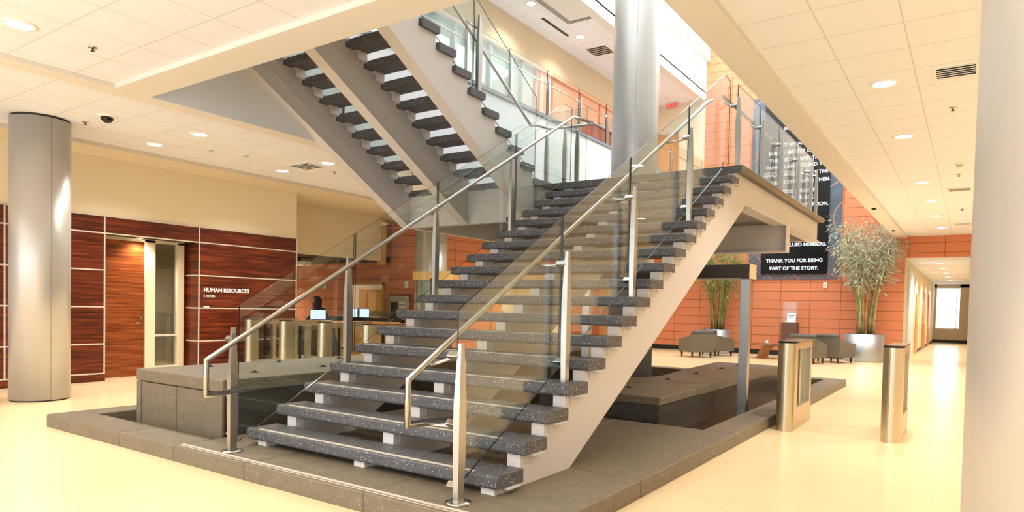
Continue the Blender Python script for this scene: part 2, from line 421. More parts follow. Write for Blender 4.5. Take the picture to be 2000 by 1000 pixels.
# far corridor on the right
struct('wall_corridor_left', MB().box(3.34, 3.50, YB+.2, 40, 0, 3.12), m_cream)
struct('wall_corridor_right', MB().box(5.16, 5.3, YB+.2, 40, 0, 3.12), m_cream)
struct('ceiling_corridor', MB().box(3.3, 5.3, YB+.2, 40, 3.12, 3.3), m_ctile2)
struct('wall_corridor_end', MB().box(3.5, 5.16, 39.5, 39.7, 0, .72).box(3.5, 3.62, 39.5, 39.7, .72, 3.12).box(4.66, 5.16, 39.5, 39.7, .72, 3.12).box(3.5, 5.16, 39.5, 39.7, 2.95, 3.12), m_beige)
w4 = struct('window_4', MB().box(3.62, 4.66, 39.55, 39.6, .72, .78).box(3.62, 4.66, 39.55, 39.6, 2.9, 2.95).box(4.5, 4.53, 39.55, 39.6, .72, 2.95), m_white)
struct('baseboard_corridor', MB().box(3.5, 5.16, 39.48, 39.5, 0, .16), m_black)
for i, (ya, yb, mm, nm) in enumerate(((21.3, 23.4, m_graypaint, 'door_2'), (25.3, 26.3, m_tan, 'door_3'), (29.5, 31.2, m_honey, 'door_4'), (33.5, 34.8, m_honey, 'door_5'))):
    b = MB()
    if i == 0:
        for k in range(3): b.box(3.50, 3.56, ya+k*.72, ya+k*.72+.62, 0, 2.85)
    else: b.box(3.50, 3.54, ya, yb, 0, 2.4 if i > 1 else 2.2)
    d = struct(nm, b, mm)
    if i: M('door_handle', MB().tube([(3.54, ya+.1, 1.0), (3.58, ya+.1, 1.0), (3.58, ya+.22, 1.0)], .012, 8), m_darksteel, d)
struct('baseboard_corridor_left', MB().box(3.50, 3.52, 26.4, 39.5, 0, .12), m_darkwood)
struct('wall_right_added', MB().box(8.5, 8.7, -7, YB+.2, 0, 5.4), m_cream)  # unseen wall added to cut the daylight from the right

# upper storey along the left: rear wall, ceiling, parapet
struct('wall_upper_header', MB().box(-4.8, -4.66, -1, YB, 7.85, 8.75), m_beige)
struct('trim_11', MB().box(-4.66, -4.62, -1, YB, 7.80, 7.86), m_salmon)
struct('wall_upper', MB().box(-4.85, -4.80, -1, 12.2, Z2, 7.85), m_teal)
struct('wall_upper_right', MB().box(-4.80, -4.70, 12.2, YB, Z2, 7.85), m_salmon)
mu = MB()
for y in (3.2, 5.0, 6.8, 8.74, 10.11, 11.53): mu.box(-4.79, -4.69, y-.03, y+.03, Z2, 7.85)
mu.box(-4.79, -4.69, -1, 12.2, 6.62, 6.67)
struct('window_5', mu, mat('gray_mullion', (150, 164, 168), .4, metal=.4))
struct('window_6', MB().box(-4.78, -4.77, -1, 12.2, Z2, 7.82), m_glass)
mu2 = MB()
for y in (12.3, 12.96, 14.6, 15.85, 17.6): mu2.box(-4.70, -4.66, y-.03, y+.03, Z2, 7.85)
struct('trim_12', mu2, mat('salmon_trim', (176, 104, 76), .5))
struct('ceiling_upper', MB().box(-4.66, -2.94, -1, YB, 8.75, 9.0), m_ctile)
struct('ceiling_upper_edge', MB().box(-2.94, XL, -1, YB, 8.69, 9.0), m_soffit)
struct('wall_upper_fascia', MB().box(-2.9, XL, -1, YB, 8.95, 10.05).box(-2.9, XL+.09, -1, YB, 10.05, 11.0), m_white)
struct('wall_upper_end', MB().box(-4.66, XL, YB-.1, YB, Z2, 8.75), m_cream)
cv = MB().box(-3.62, -3.52, 4, 11.95, 8.68, 8.76).box(-3.52, -2.95, 11.87, 11.95, 8.68, 8.76)
struct('trim_13', cv, mat('cove_gray', (150, 146, 140), .6))
struct('ceiling_cove', MB().box(-3.52, -2.95, 4, 11.87, 8.71, 8.76), m_soffit)
struct('door_6', MB().box(-4.5, -3.6, YB-.13, YB-.1, Z2, 7.7), m_honey)

struct('wall_light_block_front', MB().box(-9, 3.7, .30, .42, 5.54, 11.2), m_white)  # added out of view, blocks sky light from the front
struct('wall_light_block_side', MB().box(3.55, 3.7, .45, YB, 5.3, 11.2), m_white)  # added out of view so sky light enters only from the top

# ================================================================== FOUNTAIN
ft = T('fountain', 'brown-gray concrete fountain basin ringed by a low curb under the stairs', 'fountain')
cb = MB()
def seg(x0, x1, y0, y1, z0=-.5, z1=HC): cb.box(x0, x1, y0, y1, z0, z1, .008, 1)
xs = [-2.88, -2.36, -1.32, -.38]
cb2 = []
for a, b in zip(xs, xs[1:]): cb2.append((a, b, -.14, .222))
cb2 += [(-.38, .62, -.14, 1.9), (.62, 1.93, -.14, 1.9), (1.93, 3.25, -.14, 1.35), (1.93, 3.25, 1.35, 3.73), (-.38, 1.93, 1.9, 3.73)]
ys = [3.73, 5.6, 7.5, 9.3, 11.1]
for a, b in zip(ys, ys[1:]): cb2.append((2.91, 3.25, a, b))
ys = [.222, 2.0, 3.9, 5.8, 7.6, 9.4, 11.1]
for a, b in zip(ys, ys[1:]): cb2.append((-2.88, -2.54, a, b))
xs = [-2.54, -1.2, .2, 1.6, 2.91]
for a, b in zip(xs, xs[1:]): cb2.append((a, b, 10.76, 11.1))
for q in cb2:
    M('curb_block', MB().box(q[0]+.0015, q[1]-.0015, q[2]+.0015, q[3]-.0015, -.5, HC, .008, 1), m_conc, ft)
M('step_nosing_strip', MB().box(-.38, 2.75, -.075, -.045, HC, HC+.003).box(-.38, 2.75, -.105, -.095, HC, HC+.002), m_strip, ft, label='pale strip set into the lowest step')
# left plinth
M('plinth_wall', MB().box(-2.17, -.63, .48, 9.85, -.5, .50), m_concdark, ft)
for i, (a, b) in enumerate(((.45, 3.4), (3.4, 6.6), (6.6, 9.9))):
    M('plinth_cap', MB().box(-2.2, -.6, a+.002, b-.002, .506, .63, .012, 2), m_conc, ft)
pl = MB().box(-2.19, -2.1, .455, .478, -.5, .5).box(-.70, -.61, .455, .478, -.5, .5).box(-2.09, -1.42, .462, .478, -.5, .498).box(-1.41, -.71, .462, .478, -.5, .498)
M('plinth_face_panels', pl, m_conc, ft)
# right plinth with a winding inner edge
def smooth(pts, n=6):
    out = []
    for i in range(len(pts)-1):
        p0 = pts[max(i-1, 0)]; p1 = pts[i]; p2 = pts[i+1]; p3 = pts[min(i+2, len(pts)-1)]
        for k in range(n):
            t = k/n
            out.append(tuple(.5*((2*p1[j])+(-p0[j]+p2[j])*t+(2*p0[j]-5*p1[j]+4*p2[j]-p3[j])*t*t+(-p0[j]+3*p1[j]-3*p2[j]+p3[j])*t**3) for j in (0, 1)))
    out.append(pts[-1]); return out
wav = smooth([(1.12, 9.9), (1.2, 8.6), (1.28, 7.45), (1.38, 6.5), (1.30, 6.05), (1.05, 5.75), (.78, 5.5)], 6)
M('plinth_wall', MB().prism([(2.33, 3.95), (2.33, 9.88)]+[(x+.02, y-.02) for x, y in wav]+[(.75, 3.95)], -.5, .30, 'z'), m_concdark, ft)
capA = [(2.35, 5.203), (2.35, 9.9)]+wav+[(.75, 5.203)]
M('plinth_cap', MB().prism(capA, .306, .40, 'z'), m_conc, ft)
M('plinth_cap', MB().box(.75, 2.35, 3.92, 5.197, .306, .40, .01, 2), m_conc, ft)
nz = []
for (x, y, z) in [(1.67, 4.58, .40), (1.66, 5.91, .40), (1.67, 7.1, .40), (1.67, 8.38, .40), (1.67, 9.4, .40), (-1.9, 1.12, .63), (-1.04, 1.1, .63), (-1.92, 2.05, .63), (-1.08, 2.04, .63), (-1.9, 3.0, .63), (-1.05, 3.0, .63), (-1.9, 4.2, .63)]:
    M('nozzle', MB().lathe([(.05, 0), (.05, .003), (.022, .004), (.02, .018), (.01, .02)], (x, y, z), 16), m_hole, ft)
M('water', MB().box(-2.54, 2.91, .222, 10.76, -.06, -.05), m_water, ft)
# portal frame standing in the basin
M('portal_post', MB().box(2.61, 2.73, 6.02, 6.14, -.5, 1.835, .004, 1), m_steel, ft, label='square brushed steel post')
M('portal_beam', MB().box(.15, 2.745, 5.94, 6.24, 1.835, 2.02), mat('dark_bronze_beam', (58, 48, 40), .3, metal=.5), ft, label='dark bronze beam')
M('beam_end_plate', MB().box(2.746, 2.756, 5.93, 6.25, 1.83, 2.025), mat('lit_end_plate', (206, 178, 138), .5), ft)  # lit end of the beam, its light put into a paler warm colour
M('portal_post', MB().box(.20, .32, 6.02, 6.14, -.5, 1.835, .004, 1), m_steel, ft)
settle(ft, (.18, 5.4, 0))

# ================================================================== STAIRS
STX = [(.12, .235), (1.325, 1.44), (2.545, 2.655)]
def tread_profile(y0, y1, z, flip=1):
    """rounded front edge at y0; flip=-1 mirrors"""
    pts = []
    rb, rt = .024, .016
    zb = z-TH
    for k in range(5):
        a = math.pi+ (math.pi/2)*k/4*1.0
        pts.append((y0+rb+rb*math.cos(math.pi+math.pi/2*k/4), zb+rb+rb*math.sin(math.pi+math.pi/2*k/4)))
    pts += [(y1, zb), (y1, z)]
    for k in range(4):
        a = math.pi/2+math.pi/2*k/3
        pts.append((y0+rt+rt*math.cos(a), z-rt+rt*math.sin(a)))
    return pts
def mir(pts, yc): return [(2*yc-y, z) for y, z in pts][::-1]

st = T('lower_staircase', 'open straight flight of dark speckled treads rising from the fountain curb to the landing', 'staircase')
# one tread mesh reused
def make_treads(parent, n, x0, x1, ynose, zt, flip, brk, strip_upto):
    base = MB(); pr = tread_profile(0, .312, 0)
    if flip < 0: pr = mir(pr, 0)
    base.prism(pr, x0, x1, 'x')
    me0 = None
    for i in range(1, n+1):
        if me0 is None:
            o = M('tread', base, m_tread, parent); me0 = o.data
        else:
            o = bpy.data.objects.new('tread', me0); COL.objects.link(o); o.parent = parent
        o.location = (0, ynose(i), zt(i))
        if i == 1:
            s_ = MB()
            ya, yb = (.03, .065) if flip > 0 else (-.065, -.03)
            s_.box(x0+.12, x1-.22, ya, yb, -.001, .0025); ms = None
            so = M('nosing_strip', s_, m_strip, o, label='pale anti-slip strip'); ms = so.data
        else:
            so = bpy.data.objects.new('nosing_strip', ms); COL.objects.link(so); so.parent = o
        for j, bx in enumerate(brk):
            if i == 1 and j == 0:
                bb = MB(); yy = (.10, .24) if flip > 0 else (-.24, -.10)
                if flip < 0: bb.box(0, .075, -.19, -.04, -TH-.006, -TH).box(.069, .075, -.19, -.04, -TH-.12, -TH).box(0, .075, -.046, -.04, -TH-.12, -TH)
                else: bb.box(0, .07, yy[0], yy[1], -TH-.008, -TH).box(0, .008, yy[0], yy[1], -TH-.07, -TH)
                bb.lathe([(.012, 0), (.012, -.012), (.0, -.014)], (.04, (yy[0]+yy[1])/2, -TH-.008), 8)
                bo = M('tread_bracket', bb, m_steelpaint, o); mbk = bo.data
            else:
                bo = bpy.data.objects.new('tread_bracket', mbk); COL.objects.link(bo); bo.parent = o
            bo.location = (bx, 0, 0)
make_treads(st, 17, 0, W, lambda i: i*RUN, lambda i: H0+i*RISE, 1, [.236, 1.441, 2.656-.0], 17)
CB = -.635
M_ = RISE/RUN
def lower_string():
    pts = [(.335, HC), ((HC-CB)/M_, HC)]
    yt = (2.80-CB)/M_
    pts += [(yt, 2.80), (YE-.1, 2.80), (YE-.1, Z_LAND-TH), (18*RUN+.03, Z_LAND-TH)]
    for i in range(17, 0, -1):
        zb = H0+i*RISE-TH
        pts += [((i+1)*RUN+.03, zb), (i*RUN+.03, zb)]
    # remove duplicates in order
    out = []
    for q in pts:
        if not out or (abs(q[0]-out[-1][0])+abs(q[1]-out[-1][1]) > 1e-5): out.append(q)
    return out
def lower_string_short():
    pts = [(.335, HC), ((HC-CB)/M_, HC)]
    yt = (2.80-CB)/M_
    pts += [(yt, 2.80), (6.1, 2.80), (6.1, Z_LAND-TH), (18*RUN+.03, Z_LAND-TH)]
    for i in range(17, 0, -1):
        zb = H0+i*RISE-TH
        pts += [((i+1)*RUN+.03, zb), (i*RUN+.03, zb)]
    return pts
for k, (a, b) in enumerate(STX):
    M('stringer', MB().prism(lower_string() if k == 2 else lower_string_short(), a, b, 'x'), m_steelpaint, st)

def glass_panel(parent, x, poly, th=.012, axis='x'):
    b = MB(); b.prism(poly, x-th/2, x+th/2, axis)
    o = M('glass_panel', b, [m_glass, m_edge], parent)
    for p in o.data.polygons:
        nx = abs(p.normal.x if axis == 'x' else p.normal.y)
        p.material_index = 0 if nx > .9 else 1
    return o
def post(parent, x, y, z0, h=1.06, foot=True, axis='x', slim=1.0):
    b = MB(); hx, hy = .024*slim, .036*slim
    if axis == 'y': hx, hy = hy, hx
    b.taper((x, y), z0, z0+h, [(0, hx*.8, hy*.85), (.35, hx, hy), (.62, hx, hy), (1, hx*.5, hy*.45)])
    o = M('baluster_post', b, m_steel, parent)
    if foot: M('post_foot', MB().lathe([(.085, 0), (.085, .01), (.05, .016)], (x, y, z0), 24), m_polish, o)
    return o
def clamp(po, x, y, z, gx, rx=None, rz=None, ang=True):
    """block gripping the glass and an arm to the rail"""
    b = MB(); R_ = Matrix.Rotation(math.radians(45), 3, 'X')
    b.box(min(x, gx)-.014, max(x, gx)+.014, y-.022, y+.022, z-.02, z+.02, .003, 1, R_ if ang else None, (x, y, z))
    M('glass_clamp', b, m_polish, po)
    if rx is not None:
        M('rail_arm', MB().tube([(gx, y, z-.02), (rx, y, rz)], .012, 8), m_polish, po)

NC = H0        # nose line offset
def zn(y, c): return c+M_*y
# right balustrade
GX, PX, RX = 2.49, 2.575, 2.28
ty = [.13, 1.42, 2.67, 4.20, 5.72]
for a, b in zip(ty, ty[1:]):
    a2 = a+.012 if a > .2 else a
    top = [(b-.012, zn(b-.012, 1.28)), (a2, zn(a2, 1.28))]
    bot = [(a2, max(zn(a2, .09), HC+.06)), (b-.012, zn(b-.012, .09) if b < 5 else Z_LAND+.03)]
    if b > 5:
        bot = [(a2, zn(a2, .09)), (5.47, Z_LAND-.02+.0), (5.49, Z_LAND+.06), (b-.012, Z_LAND+.06)]
        top = [(b-.012, 4.40), (5.47, zn(5.47, 1.28)), (a2, zn(a2, 1.28))]
    glass_panel(st, GX, bot+top)
py_ = [(.06, HC), (1.37, H0+4*RISE), (2.60, H0+8*RISE), (4.05, H0+13*RISE)]
def rail_z(y, c): return c+M_*y
CR = .96
for i, (y, z) in enumerate(py_):
    po = post(st, PX, y, z, 1.03 if i else 1.01, foot=not i)
    zc = rail_z(y, CR)-.06
    clamp(po, PX-.02, y, z+.93, GX, RX, rail_z(y, CR)-.02)
    if i: clamp(po, PX-.02, y+.02, z+.16, GX)
    else:
        clamp(po, PX-.02, y+.02, z+.10, GX); clamp(po, PX-.02, y, z+.50, GX, RX, .60)
yend = 5.52
M('handrail', MB().tube([(RX, .5, .605), (RX, -.10, .615), (RX, -.10, rail_z(-.10, CR)), (RX, 5.48, rail_z(5.48, CR)), (RX+.0, 5.62, 4.17)], .021, 16), m_polish, st)
# left balustrade
GXL, PXL, RXL, CRL = .12, .19, .30, 1.06
ty = [.14, 1.41, 2.65, 4.22, 5.70]
for a, b in zip(ty, ty[1:]):
    a2 = a+.012 if a > .2 else a
    top = [(b-.012, zn(b-.012, 1.26)), (a2, zn(a2, 1.26))]
    bot = [(a2, max(zn(a2, .09), HC+.06)), (b-.012, zn(b-.012, .09))]
    if b > 5:
        bot = [(a2, zn(a2, .09)), (5.45, Z_LAND+.01), (5.49, Z_LAND+.06), (b-.012, Z_LAND+.06)]
        top = [(b-.012, 4.40), (5.45, zn(5.45, 1.26)), (a2, zn(a2, 1.26))]
    glass_panel(st, GXL, bot+top)
for i, (y, z) in enumerate([(.04, HC), (1.27, H0+4*RISE), (2.55, H0+8*RISE), (4.03, H0+13*RISE)]):
    po = post(st, PXL, y, z, 1.03, foot=not i)
    clamp(po, PXL, y, z+.93, GXL, RXL, rail_z(y, CRL)-.02)
    if i: clamp(po, PXL, y+.02, z+.16, GXL)
    else:
        clamp(po, PXL, y+.02, z+.14, GXL); clamp(po, PXL, y, z+.47, GXL, RXL, .65)
M('handrail', MB().tube([(RXL, .22, .655), (RXL, -.26, .64), (RXL, -.26, rail_z(-.26, CRL)), (RXL, 5.42, rail_z(5.42, CRL)), (RXL, 6.02, 4.24)], .021, 16), m_polish, st)
settle(st, (W/2, .3, HC))

# ---- landing
ld = T('stair_landing', 'square dark-slab mid landing carried on pale steel beams around the central column', 'landing')
YE = 11.1
CC = (-.03, 8.3); CR_ = .42
slab = MB()
lo, hi = Z_LAND-TH, Z_LAND
def slabbox(x0, x1, y0, y1): slab.box(x0, x1, y0, y1, lo, hi)
# slab pieces around the column
hc_ = CR_+.03
ring = []
outer = [(-2.75, 5.0), (-.07, 5.0), (-.07, 5.49), (W+.03, 5.49), (W+.03, YE), (-2.75, YE)]
sq = [(CC[0]-hc_, CC[1]-hc_), (CC[0]+hc_, CC[1]-hc_), (CC[0]+hc_, CC[1]+hc_), (CC[0]-hc_, CC[1]+hc_)]
slab.prism([(-2.75, 5.0), (-.07, 5.0), (-.07, 5.49), (-.07, sq[0][1]), (-2.75, sq[0][1])], lo, hi, 'z')
slab.box(-.07, W+.03, 5.49, sq[0][1], lo, hi)
slab.box(-2.75, sq[0][0], sq[0][1], sq[2][1], lo, hi).box(sq[1][0], W+.03, sq[0][1], sq[2][1], lo, hi).box(-2.75, W+.03, sq[2][1], YE, lo, hi)
M('slab', slab, m_tread, ld)
M('edge_moulding', MB().tube([(W+.03, 5.495, (lo+hi)/2), (W+.03, YE, (lo+hi)/2)], TH/2, 12), mat('edge_stone', (136, 122, 100), .5), ld)
zb = 2.80
M('side_beam', MB().box(-2.66, -2.55, 5.15, YE-.1, zb-.14, lo), m_steelpaint, ld)
M('end_beam', MB().box(-2.55, 2.54, YE-.22, YE-.1, zb, lo), m_steelpaint, ld)
M('front_beam', MB().box(-2.55, -.245, 5.04, 5.15, zb-.14, lo), m_steelpaint, ld)
M('inner_beam', MB().box(-.22, -.11, 5.15, 7.85, zb-.14, lo), m_steelpaint, ld)
M('bottom_flange', MB().box(2.50, 2.70, 6.102, YE-.1, zb-.02, zb), m_steelpaint, ld)
cbm = MB().box(.42, 2.70, 8.22, 8.24, 2.38, zb).box(.42, 2.70, 8.13, 8.33, 2.36, 2.385)
M('cross_beam', cbm, m_steelpaint, ld)
M('beam_end_plate', MB().box(2.705, 2.72, 8.12, 8.34, 2.36, zb), m_steelpaint, ld)
M('cross_beam', MB().box(-2.55, -.48, 8.22, 8.24, 2.38, lo).box(-2.55, -.48, 8.13, 8.33, 2.36, 2.385), m_steelpaint, ld)
# landing balustrade, right side
py2 = [5.62, 6.85, 8.02, 9.27, 10.39]
gy = [5.80, 6.95, 8.12, 9.37, 10.95]
for a, b in zip(gy, gy[1:]):
    glass_panel(ld, 2.56, [(a+.01, hi+.06), (b-.01, hi+.06), (b-.01, 4.38), (a+.01, 4.38)])
for y in py2+[10.9]:
    po = post(ld, 2.63, y, hi, .90, foot=False, slim=1.15)
    clamp(po, 2.61, y, hi+.8, 2.56, 2.44, 4.12)
M('handrail', MB().tube([(2.44, 5.55, 4.18), (2.44, 10.85, 4.18)], .021, 12), m_polish, ld)
# far side balustrade
for a, b in zip([-2.6, -1.3, 0, 1.3], [-1.3, 0, 1.3, 2.5]):
    glass_panel(ld, YE-.1, [(a+.01, hi+.06), (b-.01, hi+.06), (b-.01, 4.38), (a+.01, 4.38)], axis='y')
    post(ld, a+.05, YE-.05, hi, .90, foot=False, axis='y')
M('handrail', MB().tube([(-2.6, YE-.2, 4.18), (2.44, YE-.2, 4.18)], .021, 12), m_polish, ld)
# divider between the two flights
glass_panel(ld, 5.84, [(-.42, hi+.06), (.30, hi+.06), (.30, 4.42), (-.42, 4.42)], axis='y')
for x in (-.44, -.11, .11):
    po = post(ld, x, 5.90, hi, .94, foot=False, axis='y', slim=.9)
    clamp(po, x, 5.88, hi+.86, x, None, None)
M('handrail', MB().tube([(.30, 6.02, 4.235), (.30, 5.95, 4.2), (-.36, 5.86, 4.19), (-.36, 5.50, 4.16)], .02, 12), m_polish, ld)
settle(ld, (0, 8.2, 2.8))

# ---- upper flight (rises back toward the viewer)
uf = T('upper_staircase', 'upper flight of dark treads seen from below on three slanted gray stringers', 'staircase')
YU = 5.0
UX = [(-2.655, -2.545), (-1.44, -1.33), (-.225, -.115)]
make_treads(uf, 12, -2.675, -.075, lambda k: YU-(k-1)*RUN, lambda k: Z_LAND+k*RISE, -1, [-2.545+.001, -1.33+.001], 0)
CU = 5.56
def upper_string():
    pts = [(5.035, lo-.0), (5.035, 2.66), ((CU-2.66)/M_, 2.66)]
    ytop = 1.02
    pts += [(ytop, CU-M_*ytop), (ytop, 5.34)]
    for k in range(12, 0, -1):
        zbk = Z_LAND+k*RISE-TH; yk = YU-(k-1)*RUN
        pts += [(max(yk-RUN-.03, ytop), zbk), (yk-.03, zbk)]
    return pts
for a, b in UX:
    M('stringer', MB().prism([p for p in upper_string()], a, b, 'x'), m_steelpaint, uf)
for a, b in UX:
    # bottom flange following the slope
    y1_ = (CU-2.66)/M_
    M('bottom_flange', MB().prism([(y1_, 2.66), (1.02, CU-M_*1.02), (1.02, CU-M_*1.02-.02), (y1_, 2.64)], a-.03, b+.03, 'x'), m_steelpaint, uf)
M('stiffener_rib', MB().prism([(4.9, CU+.20-M_*4.9), (1.05, CU+.20-M_*1.05), (1.05, CU+.225-M_*1.05), (4.9, CU+.225-M_*4.9)], -2.545, -2.53, 'x'), m_steelpaint, uf)
def znu(y, c): return c-M_*y
CUN = Z_LAND+RISE+M_*YU      # nose line
for gx, px, rx, s in ((-.17, -.115, -.36, 1), (-2.60, -2.64, -2.42, -1)):
    gyu = [5.15, 3.62, 2.30, 1.05]
    for a, b in zip(gyu, gyu[1:]):
        glass_panel(uf, gx, [(a-.012, znu(a, CUN-.06)), (b+.012, znu(b, CUN-.06)), (b+.012, znu(b, CUN+1.12)), (a-.012, znu(a, CUN+1.12))])
    for y, k in ((3.70, 5), (2.45, 9), (1.25, 13)):
        po = post(uf, px-.02*s, y, Z_LAND+k*RISE if k < 13 else Z2, .98, foot=False, slim=1.1)
        clamp(po, px-.02*s, y, Z_LAND+k*RISE+.84 if k < 13 else Z2+.84, gx, rx, znu(y, CUN+.92))
    M('handrail', MB().tube([(rx, 5.50, 4.16), (rx, 5.30, znu(5.30, CUN+.86)), (rx, 1.15, znu(1.15, CUN+.86))], .021, 12), m_polish, uf)
settle(uf, (-1.37, 5.0, Z_LAND))

# ---- upper floor balustrade
bl = T('balcony_railing', 'glass balustrade with steel posts along the upper floor edge', 'railing')
ZB = Z2+.07
gyb = [1.2, 2.4, 3.8, 5.2, 6.62, 8.05, 9.52, 10.97, 12.42, 13.9, 15.4, 16.9, 18.4, 19.85]
for a, b in zip(gyb, gyb[1:]):
    glass_panel(bl, XL-.02, [(a+.01, ZB+.04), (b-.01, ZB+.04), (b-.01, ZB+1.02), (a+.01, ZB+1.02)])
    po = post(bl, XL+.035-.0, a, ZB, .82, foot=False, slim=.95)
    clamp(po, XL+.02, a, ZB+.72, XL-.02, XL-.12, 6.38)
M('handrail', MB().tube([(XL-.12, 1.2, 6.38), (XL-.12, 19.8, 6.38)], .02, 10), m_polish, bl)
settle(bl, (XL, 10, ZB))

# ================================================================== COLUMNS
def column(x, y, rad, z0, z1, label, seam=0.0):
    t = T('round_column', label, 'column', (x, y, z0))
    M('shaft', MB().lathe([(rad, .018), (rad, z1-z0-.03)], (0, 0, 0), 96), m_column, t)
    M('base_ring', MB().lathe([(rad-.012, 0), (rad-.012, .018)], (0, 0, 0), 64), m_darksteel, t)
    if z1 < 5: M('top_reveal', MB().lathe([(rad-.012, z1-z0-.03), (rad-.012, z1-z0-.001)], (0, 0, 0), 64), m_darksteel, t)
    d = Vector((CAM[0]-x, CAM[1]-y)); a = math.atan2(d.y, d.x)+seam
    s = MB().box(rad-.0005, rad+.0006, -.0015, .0015, .018, z1-z0-.03, rot=Matrix.Rotation(a, 3, 'Z'))
    M('panel_seam', s, m_darksteel, t)
    return t
column(-5.14, .65, .347, 0, ZT, 'silver round column standing alone by the wood panelled wall', .35)
column(CC[0], CC[1], CR_, -.5, 11.0, 'tall silver column rising through the stair landing')
column(-6.2, 9.75, .40, 0, ZS, 'pale round column behind the stairs beside the recessed cash machine')
column(5.62, -1.45, .42, 0, ZT, 'large silver column close up at the right edge of the photo', -.6)

# ================================================================== CEILING FIXTURES
def downlight(x, y, z, label, power=LAMP, group='round recessed downlights', rad=.11, aim=None):
    t = T('downlight', label, 'ceiling light', (x, y, z), group=group)
    M('trim_ring', MB().lathe([(rad+.03, 0), (rad+.03, -.006), (rad, -.012), (rad-.008, -.004)], (0, 0, 0), 28, caps=False), m_white, t)
    M('lens', MB().lathe([(rad-.004, -.003), (rad*.7, -.012), (.001, -.016)], (0, 0, 0), 28, caps=False), m_lamp, t)
    ld_ = bpy.data.lights.new('downlight_lamp', 'SPOT'); ld_.energy = power; ld_.color = (1.0, .95, .89); ld_.spot_size = math.radians(135); ld_.spot_blend = .7; ld_.shadow_soft_size = .09
    lo_ = bpy.data.objects.new('lamp', ld_); COL.objects.link(lo_); lo_.parent = t; lo_.location = (0, 0, -.03)
    return t
DL = [(-1.75, -.79, ZT, 'bright round downlight at the top left corner of the photo'),
      (-5.2, 2.2, ZT, 'round downlight near the dome camera, the one nearer the wood wall'),
      (-3.98, 2.2, ZT, 'round downlight near the dome camera, the one nearer the stairs'),
      (-5.15, 4.48, ZT, 'round downlight left of the square left ceiling vent'),
      (-3.88, 4.44, ZT, 'round downlight right of the square left ceiling vent'),
      (4.385, 4.62, ZT, 'nearest and largest downlight on the right ceiling'),
      (4.385, 7.04, ZT, 'second nearest downlight on the right ceiling'),
      (4.40, 10.7, ZT, 'third nearest downlight on the right ceiling'),
      (4.43, 13.07, ZT, 'fourth nearest downlight on the right ceiling'),
      (4.45, 15.43, ZT, 'fifth nearest downlight on the right ceiling'),
      (4.47, 18.0, ZT, 'farthest downlight on the right ceiling, by the terracotta header'),
      (-3.88, 10.57, 8.75, 'upper floor downlight beside the coffered ceiling panel'),
      (-3.82, 12.95, 8.75, 'upper floor downlight beside the upper air vent'),
      (-3.71, 17.9, 8.75, 'upper floor downlight nearest the red exit sign')]
for x, y, z, lb in DL: downlight(x, y, z, lb, LAMP if z < 5 else LAMP*.6)
for i, (x, y, lb) in enumerate(((4.3, 22.5, 'first downlight inside the corridor beyond the header'), (4.3, 25.5, 'second downlight inside the corridor'), (4.3, 28.5, 'third downlight inside the corridor'), (4.3, 31.5, 'fourth downlight inside the corridor'), (4.3, 35.0, 'deepest downlight of the corridor, near its end window'))):
    downlight(x, y, 3.12, lb, LAMP*1.0)
# unseen downlights added along the same rows to brighten the hall
for x, y in ((1.1, -2.6), (3.6, -2.6), (6.3, -2.6), (1.1, -5.0), (3.6, -5.0), (-1.75, -3.2), (6.9, 2.2), (6.9, 4.6), (6.9, 7.0), (6.9, 9.4), (6.9, 13.0), (6.9, 16.5), (-5.2, -2.4), (-3.98, -2.4), (-4.4, 7.4), (-4.4, 10.4), (-4.4, 13.5), (-4.4, 17.0)):
    downlight(x, y, ZT, 'round downlight added out of view on the ceiling grid to brighten the hall')
downlight(-8.3, 14.6, 2.75, 'added downlight in the lift lobby behind the stairs, nearer one', 90)  # unseen lamps added to light the lobby
downlight(-8.3, 16.8, 2.75, 'added downlight in the lift lobby behind the stairs, farther one', 90)
downlight(-8.2, 3.4, 2.75, 'added downlight inside the small office behind the wooden door', 60)  # unseen lamp added to lighten the office interior
downlight(-10.5, 7.5, 2.56, 'added downlight over the reception recess hidden behind the wood wall', 260)  # hidden lamps added to brighten the terracotta recess
downlight(-12.8, 9.0, 2.56, 'added downlight deep in the reception recess hidden behind the wood wall', 160)
# wall washer over the recessed door, small soffit cans
downlight(-6.96, 2.88, 2.458, 'small recessed spotlight washing the wooden office door', 45, 'small accent lights', .04)
for x, y, lb in ((3.38, 13.2, 'near black eyeball spotlight in the right soffit'), (3.38, 17.6, 'far black eyeball spotlight in the right soffit, above the tall bamboo')):
    t = T('eyeball_spotlight', lb, 'spotlight', (x, y, ZS))
    M('ring', MB().lathe([(.07, 0), (.07, -.006), (.045, -.01)], (0, 0, 0), 20, caps=False), m_white, t)
    M('eye', MB().lathe([(.05, 0), (.045, -.03), (.02, -.045), (.001, -.047)], (0, 0, 0), 16), m_hole, t)

